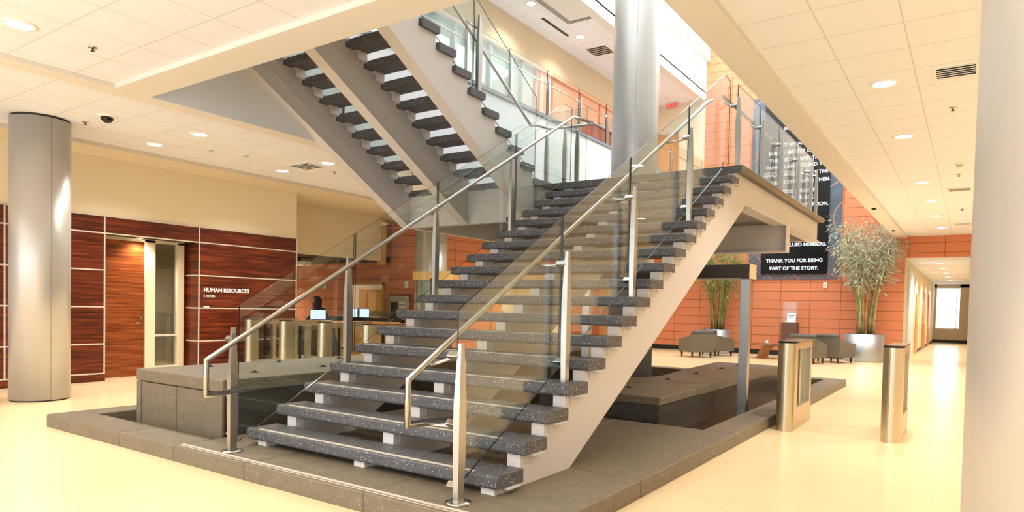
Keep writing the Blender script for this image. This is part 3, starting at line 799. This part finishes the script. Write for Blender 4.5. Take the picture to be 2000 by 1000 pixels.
def vent(x, y, z, w_, d_, label, mname='ceiling_vent'):
    t = T(mname, label, 'air vent', (x, y, z), group='square ceiling air diffusers')
    fr = MB()
    a, b = w_/2, d_/2
    for q in ((-a, a, -b, -b+.03), (-a, a, b-.03, b), (-a, -a+.03, -b+.03, b-.03), (a-.03, a, -b+.03, b-.03)): fr.box(q[0], q[1], q[2], q[3], -.012, 0)
    M('frame', fr, m_white, t)
    M('backing', MB().box(-a+.03, a-.03, -b+.03, b-.03, -.002, 0), m_hole, t)
    n = max(2, int((d_-.08)/.055))
    sl = MB()
    for i in range(n):
        yy = -b+.05+i*(d_-.1)/(n-1)
        sl.box(-a+.03, a-.03, yy-.012, yy+.012, -.011, -.005, rot=Matrix.Rotation(.6, 3, 'X'), piv=(0, yy, -.008))
    M('louvres', sl, m_white, t)
vent(5.0, 4.55, ZT, .38, .42, 'nearest square air vent on the right ceiling')
vent(4.94, 11.75, ZT, .40, .40, 'middle air vent on the right ceiling')
vent(4.94, 17.3, ZT, .40, .40, 'farthest air vent on the right ceiling')
vent(-4.42, 4.42, ZT, .52, .46, 'square air vent on the left ceiling between two downlights')
t = T('ceiling_vent', 'dark rectangular air vent on the upper floor ceiling left of the column', 'air vent', (-3.8, 14.1, 8.75))
M('frame', MB().box(-.34, .34, -.36, .36, -.01, 0), m_white, t)
g_ = MB()
for i in range(5): g_.box(-.3, .3, -.3+i*.125, -.3+i*.125+.09, -.014, -.01)
M('grille', g_, m_darksteel, t)
t = tag(M('slot_diffuser', MB().box(-4.10, -4.03, 11.4, 12.7, 8.735, 8.749), m_darksteel), 'long narrow dark slot diffuser on the upper ceiling', 'air vent')
t2 = tag(M('slot_diffuser', MB().box(-4.05, -3.98, 17.0, 18.6, 8.735, 8.749), m_darksteel), 'short dark slot diffuser on the upper ceiling near the exit sign', 'air vent')

def sprinkler(x, y, z, label):
    t = T('sprinkler', label, 'sprinkler', (x, y, z), group='fire sprinklers')
    M('escutcheon', MB().lathe([(.04, 0), (.038, -.006), (.012, -.012)], (0, 0, 0), 16), m_polish, t)
    M('head', MB().lathe([(.008, -.01), (.008, -.03), (.02, -.034), (.02, -.038), (.003, -.04)], (0, 0, 0), 12), m_darksteel, t)
for x, y, lb in ((-1.75, -.19, 'sprinkler head right of the top left corner downlight'), (-4.75, 1.035, 'sprinkler head between the left column and the dome camera'), (-4.37, 5.0, 'sprinkler head beyond the left ceiling vent'),
                 (4.95, 5.9, 'nearest sprinkler on the right ceiling, just beyond the big vent'), (4.95, 10.2, 'second sprinkler along the right ceiling'), (4.95, 14.5, 'farthest sprinkler along the right ceiling')):
    sprinkler(x, y, ZT, lb)
for x, y, lb in ((-4.72, 2.82, 'white smoke detector nearer the dome camera'), (-4.58, 3.34, 'white smoke detector nearer the left ceiling vent'), (4.97, 9.3, 'white smoke detector on the right ceiling')):
    t = T('smoke_detector', lb, 'smoke detector', (x, y, ZT))
    M('base', MB().lathe([(.07, 0), (.07, -.012), (.06, -.016)], (0, 0, 0), 20), m_white, t)
    M('sensor', MB().lathe([(.045, -.016), (.045, -.035), (.03, -.045), (.001, -.046)], (0, 0, 0), 20), mat('vented_plastic', (196, 192, 184), .6), t)
t = T('dome_camera', 'black glass dome security camera in the left ceiling', 'security camera', (-4.16, 1.04, ZT))
M('mount_ring', MB().lathe([(.12, 0), (.12, -.01), (.085, -.022)], (0, 0, 0), 28), m_white, t)
M('dome', MB().lathe([(.075, -.02), (.072, -.05), (.05, -.078), (.025, -.09), (.001, -.092)], (0, 0, 0), 24), m_screen, t)
for x, y, z, lb in ((-6.3, 3.17, ZS, 'thin white slot lamp plate on the cream soffit above the office sign'), (-6.2, 7.46, ZS, 'thin white slot lamp plate on the cream soffit beyond the wood wall')):
    t = T('soffit_plate', lb, 'ceiling plate', (x, y, z))
    M('plate', MB().box(-.05, .05, -.12, .12, -.01, 0, .004, 1), m_white, t); M('lens_strip', MB().box(-.03, .03, -.1, .1, -.013, -.01), m_reveal, t)
# exit sign
t = T('exit_sign', 'red lettered exit sign hanging from the upper floor ceiling', 'exit sign', (-3.6, 19.2, 8.72))
M('stem', MB().box(-.02, .02, -.02, .02, -.1, .03), m_white, t)
M('panel', MB().box(-.2, .2, -.006, .006, -.36, -.1), m_glass2, t)
text_mesh('letters', 'EXIT', .22, (0, -.012, -.31), 0, m_exit, t, bold=.006)

# ================================================================== SIGNS AND WALL FITTINGS
sg = T('office_sign', 'white HUMAN RESOURCES lettering on the wood panelled wall', 'sign', (HX+.008, 3.9, 1.42))
text_mesh('sign_line', 'HUMAN RESOURCES', .103, (0, .0, .125), math.pi/2, m_letter, sg, 'LEFT', .003, .002)
text_mesh('sign_line', 'E107HR', .07, (0, .0, 0.02), math.pi/2, m_letter, sg, 'LEFT', .002, .0)
M('braille_plate', MB().box(-.002, .006, 0, .11, -.17, -.145), m_paper, sg)
def sconce(x, y, z, label, ry=0):
    t = T('wall_device', label, 'wall device', (x, y, z), group='white wall strobes')
    M('housing', MB().box(-.06, .06, -.04, 0, -.09, .09, .008, 2), m_paper, t)
    M('flash_lens', MB().box(-.035, .035, -.055, -.04, -.03, .045, .006, 1), m_reveal, t)
sconce(1.34, 20-.001, 2.30, 'white fire strobe on the terracotta wall below the mural')
sconce(-10.8, 10.249, 1.9, 'white fire strobe on the reception wall left of its window')
sconce(-7.49, 10.249, 1.93, 'white fire strobe on the reception wall above the cash machine')
# small camera on the tan trim
t = T('bullet_camera', 'small white security camera mounted at the top of the tan wall end', 'security camera', (-7.90, 9.72, 3.55))
M('bracket', MB().box(-.02, .08, -.02, .02, -.02, .02), m_paper, t); M('body', MB().tube([(.06, -.1, -.02), (.06, .1, .0)], .035, 12), m_paper, t)
t = T('projector', 'white projector hanging in the dark recess above the reception desk', 'projector', (-9.4, 8.2, 2.42))
M('body', MB().box(-.3, .3, -.14, .14, -.07, .05, .02, 2), m_paper, t); M('mount', MB().tube([(0, 0, .05), (0, 0, .14)], .02, 8), m_darksteel, t)

# mural with the black story panel
mu_ = T('mural', 'tall blue mural panel with copper fan lines holding a black text board', 'mural', (.35, YB-.003, 2.49))
def muralmat(m, nt, b):
    p = pos(nt); s = N(nt, 'ShaderNodeSeparateXYZ'); L(nt, p, s.inputs[0])
    # fish-scale arcs
    sx = mth(nt, 'DIVIDE', s.outputs[0], .22); sz = mth(nt, 'DIVIDE', s.outputs[2], .11)
    row = mth(nt, 'FLOOR', sz); odd = mth(nt, 'MODULO', row, 2.0)
    fx = mth(nt, 'ADD', sx, mth(nt, 'MULTIPLY', odd, .5)); fx = mth(nt, 'ADD', mth(nt, 'FRACT', mth(nt, 'ADD', fx, 100.0)), -.5)
    fz = mth(nt, 'MULTIPLY', mth(nt, 'FRACT', sz), .5)
    rr = mth(nt, 'SQRT', mth(nt, 'ADD', mth(nt, 'POWER', mth(nt, 'ABSOLUTE', fx), 2.0), mth(nt, 'POWER', fz, 2.0)))
    scale = mth(nt, 'LESS_THAN', mth(nt, 'ABSOLUTE', mth(nt, 'ADD', rr, -.46)), .035)
    # big copper arcs
    cx = mth(nt, 'ADD', s.outputs[0], -2.15); cz = mth(nt, 'ADD', s.outputs[2], -4.4)
    R2 = mth(nt, 'SQRT', mth(nt, 'ADD', mth(nt, 'MULTIPLY', cx, cx), mth(nt, 'MULTIPLY', cz, cz)))
    arcs = mth(nt, 'LESS_THAN', mth(nt, 'FRACT', mth(nt, 'DIVIDE', R2, .62)), .05)
    low = mth(nt, 'LESS_THAN', s.outputs[2], 3.4)
    sc_ = mth(nt, 'MULTIPLY', scale, low)
    nz = N(nt, 'ShaderNodeTexNoise', Scale=2.0, Detail=5.0); L(nt, p, nz.inputs['Vector'])
    base = mixc(nt, nz.outputs[0], S((52, 60, 74)), S((92, 108, 130)))
    c = mixc(nt, sc_, base, S((150, 104, 82))); c = mixc(nt, arcs, c, S((178, 122, 94)))
    L(nt, c, b.inputs['Base Color'])
M('mural_panel', MB().box(-1.4, 1.4, -.04, 0, 0, 6.0), mat('blue_mural', (70, 84, 104), .45, build=muralmat), mu_)
bd = M('text_board', MB().box(-.99, 1.04, -.10, -.04, .17, 6.0), m_screen, mu_)
ROWS = [(7.62, 'TO BUILD'), (7.39, 'SOMETHING'), (6.86, 'THEY WANTED TO'), (6.61, 'BUILD A BETTER LIFE FOR'), (6.37, 'THEMSELVES AND THEIR'), (6.15, 'FAMILIES AND FOUND THE'), (5.90, 'HARD EARNED MONEY THEY'), (5.65, 'MADE TO STAY WITH THEM.'),
        (5.34, 'THOSE 2 PEOPLE'), (5.12, 'TOGETHER AND'), (4.88, 'STARTED A CREDIT UNION.'), (4.37, 'IT GREW ON.'), (4.12, 'THESE DAYS,'), (3.87, 'WE SERVE EACH'), (3.61, 'OF OUR VALUED MEMBERS.'), (3.10, 'THANK YOU FOR BEING'), (2.85, 'PART OF THE STORY.')]
for z, s_ in ROWS:
    text_mesh('lettering', s_, .155, (.04, -.105, z-2.49-.055), 0, m_glowletter, bd, bold=.003)

# ATM in the reception wall
at = T('cash_machine', 'gray cash machine set in a wall frame beside the reception window', 'cash machine', (-7.68, 10.25, .55))
M('surround', MB().box(-.42, .42, -.06, -.002, 0, 1.13), m_red if False else mat('dark_red_surround', (140, 62, 40), .5), at)
M('body', MB().box(-.34, .34, -.13, -.06, .02, 1.07, .02, 2), mat('atm_gray', (176, 168, 146), .5), at)
M('screen_recess', MB().box(-.28, -.02, -.14, -.13, .35, .9), m_screen, at)
M('keypad', MB().box(.05, .25, -.15, -.13, .3, .42), m_darksteel, at)
for k in range(4): M('card_slot', MB().box(.05, .26, -.145, -.13, .5+k*.12, .56+k*.12), m_paper, at)

# ================================================================== TURNSTILES
def make_turnstile():
    t = T('turnstile', 'x', 'turnstile')
    H = 1.05; L_ = 1.15; wd = .085
    b = MB()
    # front half round + narrow body, built as outline prism with openings as separate pieces
    arc = [(.10*math.cos(math.pi+math.pi*k/16), .10+.10*math.sin(math.pi+math.pi*k/16)) for k in range(17)]
    b.prism(arc+[(.10, .22), (-.10, .22)], .0, H-.02, 'z')
    for q in b.bm.faces: q.smooth = False
    M('front_pillar', b, m_tintsteel, t)
    M('base_box', MB().box(-.085, .085, .22, L_, 0, .26, .004, 1), m_tintsteel, t)
    M('top_rail', MB().box(-.085, .085, .22, L_, H-.10, H-.02, .004, 1), m_tintsteel, t)
    M('lid', MB().box(-.09, .09, .22, L_+.01, H-.02, H, .003, 1), mat('lid_brown', (150, 122, 90), .3, metal=.6), t)
    M('reader_top', MB().prism([(x*1.0, y) for x, y in arc]+[(.10, .22), (-.10, .22)], H-.02, H, 'z'), m_hole, t)
    M('rear_post', MB().box(-.08, .08, L_-.09, L_, .26, H-.10), m_tintsteel, t)
    M('middle_post', MB().box(-.05, .05, .58, .66, .26, H-.10), m_tintsteel, t)
    M('mullion', MB().box(-.03, .03, .44, .455, .26, H-.10), m_darksteel, t)
    M('side_glass', MB().box(-.006, .006, .22, .58, .26, H-.10), m_glass2, t)
    M('side_glass', MB().box(-.006, .006, .66, L_-.09, .26, H-.10), m_glass2, t)
    return t
tn = make_turnstile()
tn.location = (3.43, 5.02, 0); tn['label'] = 'brushed steel turnstile beside the fountain curb, nearest the stairs'; tn['group'] = 'turnstile gates'
dup(tn, (4.52, 5.05, 0), 0, 'brushed steel turnstile standing alone right of the fountain, toward the big column')
for i, x in enumerate((-6.25, -5.2, -4.13, -3.03)):
    dup(tn, (x, 4.5, 0), 0, ('steel turnstile against the wood wall, leftmost of the gate row', 'steel turnstile second from the wood wall', 'steel turnstile third from the wood wall', 'steel turnstile of the left gate row closest to the stairs')[i])

# ================================================================== PLANTS
def bamboo(x, y, rad, h, ptop, label, pale, spread, seed, nst=16, nleaf=1900, low=.45):
    rnd = random.Random(seed)
    t = T('potted_bamboo', label, 'plant', (x, y, 0))
    M('pot', MB().lathe([(rad*.96, 0), (rad, .04), (rad, h), (rad-.03, h), (rad-.03, h-.06)], (0, 0, 0), 40, caps=True), m_pot, t)
    M('soil', MB().lathe([(rad-.035, h-.08), (rad-.035, h-.055)], (0, 0, 0), 24), m_soil, t)
    tips = []
    for i in range(nst):
        a = rnd.random()*6.28; r0 = rnd.random()*rad*.55; sp = spread*(.25+.75*rnd.random()); top = ptop*(.8+.2*rnd.random())
        pts = []
        a2 = a+rnd.uniform(-.5, .5)
        for k in range(8):
            q = k/7; rr = r0+sp*q**1.8
            pts.append((min(rr*math.cos(a+(a2-a)*q), 3.15-x), min(rr*math.sin(a+(a2-a)*q), 19.82-y), h-.08+(top-h)*q))
        M('stalk', MB().tube(pts, .014, 6, rads=[.02*(1-.65*k/7) for k in range(8)]), m_stalk if (pale and rnd.random() < .8) else m_stalkg, t)
        tips.append(pts)
    lf = MB(); bm = lf.bm
    for i in range(nleaf):
        pts = tips[rnd.randrange(len(tips))]; q = low+(1-low)*rnd.random()**.6; k = min(6, int(q*7)); fr = q*7-k
        p = Vector(pts[k]).lerp(Vector(pts[k+1]), fr)
        d = Vector((rnd.gauss(0, 1), rnd.gauss(0, 1), rnd.gauss(0, .5))).normalized()
        p = p+d*rnd.random()*.38*(.4+q)
        dr_ = (d+Vector((rnd.gauss(0, .4), rnd.gauss(0, .4), -.5))).normalized(); ln = rnd.uniform(.10, .20)
        sd = dr_.cross(Vector((rnd.gauss(0, 1), rnd.gauss(0, 1), rnd.gauss(0, 1)))).normalized()*ln*.09
        q4 = [p, p+dr_*ln*.4+sd, p+dr_*ln-Vector((0, 0, ln*.15)), p+dr_*ln*.4-sd]
        if max(v.y for v in q4) > 19.86-y: continue
        if x+max(v.x for v in q4) > 3.18 and max(v.z for v in q4) > 3.66: continue
        vs = [bm.verts.new(v) for v in q4]
        bm.faces.new(vs)
    M('foliage', lf, m_leaf if pale else m_leafg, t)
    return t
bamboo(-1.85, 19.2, .46, .80, 3.75, 'green bamboo in a galvanised round pot behind the gray armchairs', False, .75, 3, 26, 2200, .5)
bamboo(2.56, 19.32, .55, .82, 4.25, 'tall pale dried bamboo in a wide silver pot beside the corridor opening', True, .95, 5, 26, 4600, .45)

# ================================================================== LOUNGE
def armchair():
    t = T('armchair', 'x', 'armchair')
    # origin centre, front toward +Y
    bk = MB(); bk.prism([(-.36, .16), (-.44, .70), (-.34, .70), (-.25, .16)], -.37, .37, 'x'); M('backrest', bk, m_fabric, t)
    for s in (-1, 1):
        ar = MB(); x0 = .33*s; x1 = .42*s
        ar.prism([(-.36, .16), (-.43, .66), (.30, .54), (.36, .16)], min(x0, x1), max(x0, x1), 'x'); M('arm', ar, m_fabric, t)
    M('seat_base', MB().box(-.34, .34, -.30, .34, .16, .30, .01, 1), m_fabric, t)
    M('seat_cushion', MB().box(-.325, .325, -.24, .37, .30, .43, .03, 2), m_fabric, t)
    M('back_cushion', MB().box(-.30, .30, -.38, -.20, .46, .82, .04, 2, rot=Matrix.Rotation(.15, 3, 'X'), piv=(0, -.25, .45)), mat('darker_taupe', (92, 88, 80), .9), t)
    for c_ in t.children:
        for v in c_.data.vertices: v.co.x *= .92+.20*max(0, v.co.z-.16)/.54
    for sx in (-1, 1):
        for sy in (-1, 1):
            b = MB().taper((sx*.31, sy*.30), 0, .16, [(0, .014, .014), (1, .026, .026)]); M('leg', b, m_darkwood, t)
    return t
ac = armchair(); ac.location = (-1.66, 16.75, 0); ac.rotation_euler = (0, 0, math.radians(-8)); ac['label'] = 'taupe armchair seen from behind, left of the steel portal post, nearer one'; ac['group'] = 'lounge armchairs'
# widen silhouette to a rotated pose
ac.rotation_euler = (0, 0, math.radians(50))
dup(ac, (-1.42, 18.0, 0), math.radians(-35), 'taupe armchair partly hidden behind the nearer left one, by the green bamboo')
dup(ac, (1.42, 17.05, 0), math.radians(-12), 'taupe armchair right behind the turnstile by the fountain')
dup(ac, (1.98, 18.0, 0), math.radians(-26), 'taupe armchair angled beside the silver pot of pale bamboo')
tb = T('coffee_table', 'low glass coffee table on a curved wooden base holding a white candle', 'table', (.10, 18.0, 0))
M('glass_top', MB().lathe([(.48, .40), (.48, .415)], (0, 0, 0), 40), [mat('dark_glass_top', (40, 34, 30), .08)], tb)
M('base_leg', MB().prism([(-.30, 0), (-.05, 0), (.08, .25), (.26, .40), (-.10, .40), (-.22, .22)], -.03, .03, 'y'), m_honey, tb)
M('base_leg', MB().prism([(-.25, 0), (.0, 0), (.18, .18), (.26, .40), (-.05, .40), (-.02, .15)], -.03, .03, 'x'), m_honey, tb)
cn = T('candle', 'small white pillar candle on the glass coffee table', 'candle', (.12, 17.9, .415))
M('wax', MB().lathe([(.035, 0), (.035, .12), (.028, .125)], (0, 0, 0), 16), m_paper, cn); M('wick', MB().tube([(0, 0, .12), (0, 0, .145)], .003, 6), m_black, cn)
pd = T('display_plinth', 'brown plinth with a clear case against the terracotta wall', 'display stand', (.47, 19.3, 0))
M('cabinet', MB().box(-.23, .23, -.2, .2, 0, 1.10, .004, 1), m_brownwood, pd)
cs = M('case', MB().box(-.20, .20, -.17, .17, 1.10, 1.73), m_glass, pd)
bk_ = T('framed_document', 'white folded document standing inside the clear display case', 'document', (.50, 19.3, 1.103))
M('sheet', MB().box(-.13, .13, -.01, .01, 0, .30, rot=Matrix.Rotation(-.25, 3, 'X')), m_paper, bk_)
M('printed_lines', MB().box(-.09, .09, -.013, -.010, .20, .22, rot=Matrix.Rotation(-.25, 3, 'X')).box(-.09, .05, -.013, -.010, .14, .15, rot=Matrix.Rotation(-.25, 3, 'X')), m_darksteel, bk_)
M('stand_foot', MB().box(-.16, .10, -.12, -.02, 0, .02), m_paper, bk_)

# ================================================================== RECEPTION
dk = T('reception_desk', 'honey wood reception desk behind the left row of turnstiles', 'desk', (-6.6, 7.9, 0))
M('counter', MB().box(-.80, .82, -.30, .35, .86, .97, .006, 1), m_honey, dk)
M('front_panel', MB().prism([(-.55, 0), (.75, 0), (.75, .86), (-.78, .86)], -.24, -.18, 'y'), m_honey, dk)
M('side_panel', MB().box(.70, .76, -.18, .3, 0, .86), m_honey, dk)
for k in range(3): M('drawer', MB().box(.1, .6, -.26, -.24, .12+k*.23, .31+k*.23, .004, 1), mat('golden_drawer', (226, 160, 74), .4), dk)
def monitor(x, y, z, w_, h_, rz, label):
    t = T('monitor', label, 'monitor', (x, y, z), rz, group='reception monitors')
    M('bezel', MB().box(-w_/2-.012, w_/2+.012, 0, .03, .08, .08+h_+.024, .004, 1), m_darksteel, t)
    M('screen', MB().box(-w_/2, w_/2, -.002, 0, .092, .092+h_), m_screenlit, t)
    M('stand', MB().box(-.02, .02, .01, .03, 0, .1).box(-.1, .1, -.06, .08, 0, .01), m_darksteel, t)
monitor(-6.97, 7.85, .971, .25, .20, .3, 'blue-white monitor on the honey wood desk, left one of the pair')
monitor(-6.68, 7.95, .971, .25, .20, .3, 'blue-white monitor on the honey wood desk, right one of the pair')
d2 = T('reception_counter', 'dark low counter in front of the person in black', 'desk', (-9.1, 8.55, 0))
M('counter', MB().box(-1.3, .9, -.25, .35, .80, .86), m_darkwood, d2); M('front_panel', MB().box(-1.3, .9, -.22, -.18, 0, .80), m_darkwood, d2)
monitor(-9.0, 8.5, .861, .42, .24, .45, 'bright white monitor in front of the person in black')
ch = T('office_chair', 'office chair with a pale curved back beside the bright monitor', 'chair', (-8.85, 9.15, 0))
M('back_frame', MB().tube([(-.32, 0, .80), (-.30, 0, .98), (-.15, 0, 1.06), (.15, 0, 1.06), (.30, 0, .98), (.32, 0, .80)], .018, 8), m_paper, ch)
M('back_pad', MB().box(-.28, .28, .0, .03, .68, 1.02, .01, 1), m_fabric, ch)
M('seat', MB().box(-.26, .26, -.45, .02, .44, .50, .02, 2), m_fabric, ch)
M('gas_stem', MB().tube([(0, -.2, .08), (0, -.2, .44)], .03, 10), m_darksteel, ch)
fb = MB()
for k in range(5):
    a = k*2*math.pi/5; fb.box(0, .28, -.02, .02, .03, .07, rot=Matrix.Rotation(a, 3, 'Z'))
fo = M('foot_star', fb, m_darksteel, ch); fo.data.transform(Matrix.Translation((0, -.2, -.03)))
pb = T('planter_divider', 'dark planter box with low green plants behind the reception desk', 'planter', (-8.2, 9.55, 0))
M('box', MB().box(-2.0, 1.05, -.15, .15, 0, 1.02), m_darkwood, pb)
M('ledge', MB().box(-.5, .5, -.17, .17, 1.02, 1.05), m_paper, pb)
lv = MB(); rnd = random.Random(11)
for i in range(900):
    p = Vector((rnd.uniform(-.7, 1.0), rnd.uniform(-.12, .12), 1.04+rnd.random()*.14)); d = Vector((rnd.gauss(0, 1), rnd.gauss(0, 1), rnd.random())).normalized()*.07
    sd = d.cross(Vector((0, 0, 1))).normalized()*.012
    vs = [lv.bm.verts.new(v) for v in (p, p+d*.5+sd, p+d, p+d*.5-sd)]; lv.bm.faces.new(vs)
M('foliage', lv, m_leafg, pb)
# office door, warm lit interior behind the reception window
t = T('wooden_cabinet', 'golden wood cabinet seen through the reception window', 'cabinet', (-10.9, 12.2, 0))
M('body', MB().box(-.35, .45, -.2, .2, 0, 1.85), mat('golden_wood', (226, 170, 76), .5), t)
M('door_leaf', MB().box(-.33, .03, -.215, -.2, .05, 1.8).box(.07, .43, -.215, -.2, .05, 1.8), mat('golden_wood2', (236, 186, 96), .5), t)
downlight(-9.2, 11.4, 2.70, 'warm downlight inside the office behind the reception window', 30)
# tan canopy by the rear column
t = T('door_canopy', 'tan band over glass doors at the foot of the rear column', 'canopy', (-5.47, 9.1, 0))
M('canopy_band', MB().box(-.64, .64, -.12, .1, 2.0, 2.2), m_gold, t)
for x in (-.56, -.1, .56): M('frame_post', MB().box(x-.03, x+.03, -.05, .05, 0, 2.0), m_polish, t)
M('door_glass', MB().box(-.53, .53, -.006, .006, .03, 2.0), m_glass2, t)

# doors seen under the stairs in the terracotta wall (behind the lounge, left)
for i, (x0_, x1_, mm, lb) in enumerate(((-6.6, -5.7, m_tan, 'a'), (-5.5, -4.6, m_brownwood, 'b'))):
    d = struct('door_%d' % (7+i), MB().box(x0_, x1_, YB-.05, YB, 0, 2.3), mm)
    M('door_handle', MB().tube([(x1_-.1, YB-.05, 1.0), (x1_-.1, YB-.10, 1.0), (x1_-.22, YB-.10, 1.0)], .012, 8), m_polish, d)

# brown counter on the upper floor
t = T('upper_counter', 'reddish brown counter behind the upper floor balustrade near the column', 'counter', (-3.9, 14.8, Z2))
M('body', MB().box(-.35, .25, -1.3, 1.3, 0, .98), mat('red_brown_panel', (150, 72, 46), .5), t); M('top', MB().box(-.4, .3, -1.35, 1.35, .98, 1.02), mat('gray_top', (150, 150, 150), .4), t)

# ================================================================== PERSON
def person():
    t = T('person', 'person in black with long dark hair leaning over the dark counter', 'person', (-9.35, 9.0, 0))
    P = [(0, .05, .82), (0, .02, .98), (0, -.10, 1.16), (0, -.18, 1.27), (0, -.22, 1.34),      # pelvis .. neck
         (.17, -.15, 1.21), (.24, -.30, 1.02), (.26, -.48, .90),                           # right arm
         (-.17, -.15, 1.21), (-.25, -.28, 1.00), (-.18, -.45, .90),
         (.10, .05, .78), (.11, .02, .44), (.11, .06, .07), (.11, -.08, .03),
         (-.10, .05, .78), (-.11, .02, .44), (-.11, .06, .07), (-.11, -.08, .03)]
    E = [(0, 1), (1, 2), (2, 3), (3, 4), (2, 5), (5, 6), (6, 7), (2, 8), (8, 9), (9, 10), (0, 11), (11, 12), (12, 13), (13, 14), (0, 15), (15, 16), (16, 17), (17, 18)]
    Rr = [.14, .13, .15, .08, .05, .065, .048, .032, .065, .048, .032, .095, .06, .04, .035, .095, .06, .04, .035]
    me = bpy.data.meshes.new('body'); me.from_pydata(P, E, []); o = bpy.data.objects.new('body', me); COL.objects.link(o); o.parent = t
    md = o.modifiers.new('skin', 'SKIN'); o.modifiers.new('sub', 'SUBSURF').levels = 1
    for i, v in enumerate(me.skin_vertices[0].data): v.radius = (Rr[i], Rr[i]*(.75 if i < 3 else 1)); v.use_root = (i == 0)
    me.materials.append(m_shirt)
    hd = MB(); bmesh.ops.create_uvsphere(hd.bm, u_segments=20, v_segments=14, radius=.105)
    bmesh.ops.scale(hd.bm, vec=(.86, 1.0, 1.2), verts=hd.bm.verts)
    # nose, brow and chin
    for v in hd.bm.verts:
        if v.co.y < -.08 and abs(v.co.x) < .025 and -.04 < v.co.z < .015: v.co.y -= .022
        if v.co.y < -.05 and v.co.z < -.08: v.co.y -= .012
    bmesh.ops.translate(hd.bm, vec=(0, -.27, 1.40), verts=hd.bm.verts)
    for q in hd.bm.faces: q.smooth = True
    hh = M('head', hd, m_skin, t)
    for s in (-1, 1):
        M('eye', MB().lathe([(.001, -.01), (.012, 0), (.001, .01)], (s*.034, -.362, 1.405), 8, caps=False), m_hole, hh)
        M('ear', MB().box(s*.09-.008, s*.09+.008, -.285, -.25, 1.37, 1.43, .004, 1), m_skin, hh)
    M('mouth', MB().box(-.022, .022, -.374, -.364, 1.338, 1.346), mat('lips', (120, 60, 54), .5), hh)
    hr = MB(); bmesh.ops.create_uvsphere(hr.bm, u_segments=20, v_segments=14, radius=.13)
    bmesh.ops.scale(hr.bm, vec=(1.0, 1.0, 1.15), verts=hr.bm.verts)
    rnd = random.Random(2)
    for v in hr.bm.verts:
        if v.co.z < -.02: v.co.z *= 2.0; v.co.x *= 1.15
        v.co += Vector((rnd.gauss(0, .006), rnd.gauss(0, .006), 0))
    bmesh.ops.translate(hr.bm, vec=(0, -.225, 1.42), verts=hr.bm.verts)
    for q in hr.bm.faces: q.smooth = True
    M('hair', hr, m_hair, t)
    for s, bx, by in ((1, .26, -.50), (-1, -.18, -.47)):
        hm = MB().box(bx-.035, bx+.035, by-.08, by, .865, .89, .01, 1)
        M('hand', hm, m_skin, t)
        for k in range(4):
            fx = bx-.027+k*.018; ln = (.055, .068, .072, .06)[k]
            M('finger', MB().tube([(fx, by-.075, .878), (fx, by-.08-ln*.6, .882), (fx, by-.08-ln, .872)], .008, 6), m_skin, t)
        M('thumb', MB().tube([(bx-s*.03, by-.02, .878), (bx-s*.06, by-.045, .876), (bx-s*.068, by-.07, .872)], .009, 6), m_skin, t)
    return t
pp = person(); pp.rotation_euler = (0, 0, math.radians(-10))

# origin of every single-mesh top-level object at its own base
bpy.context.view_layer.update()
for o in list(COL.objects):
    if o.type == 'MESH' and o.parent is None and 'kind' not in o.keys() and o.location.length == 0:
        bb = [Vector(c) for c in o.bound_box]; c = sum(bb, Vector())/8; c.z = min(v.z for v in bb)
        ch_ = list(o.children)
        if not ch_:
            o.data.transform(Matrix.Translation(-c)); o.location = c
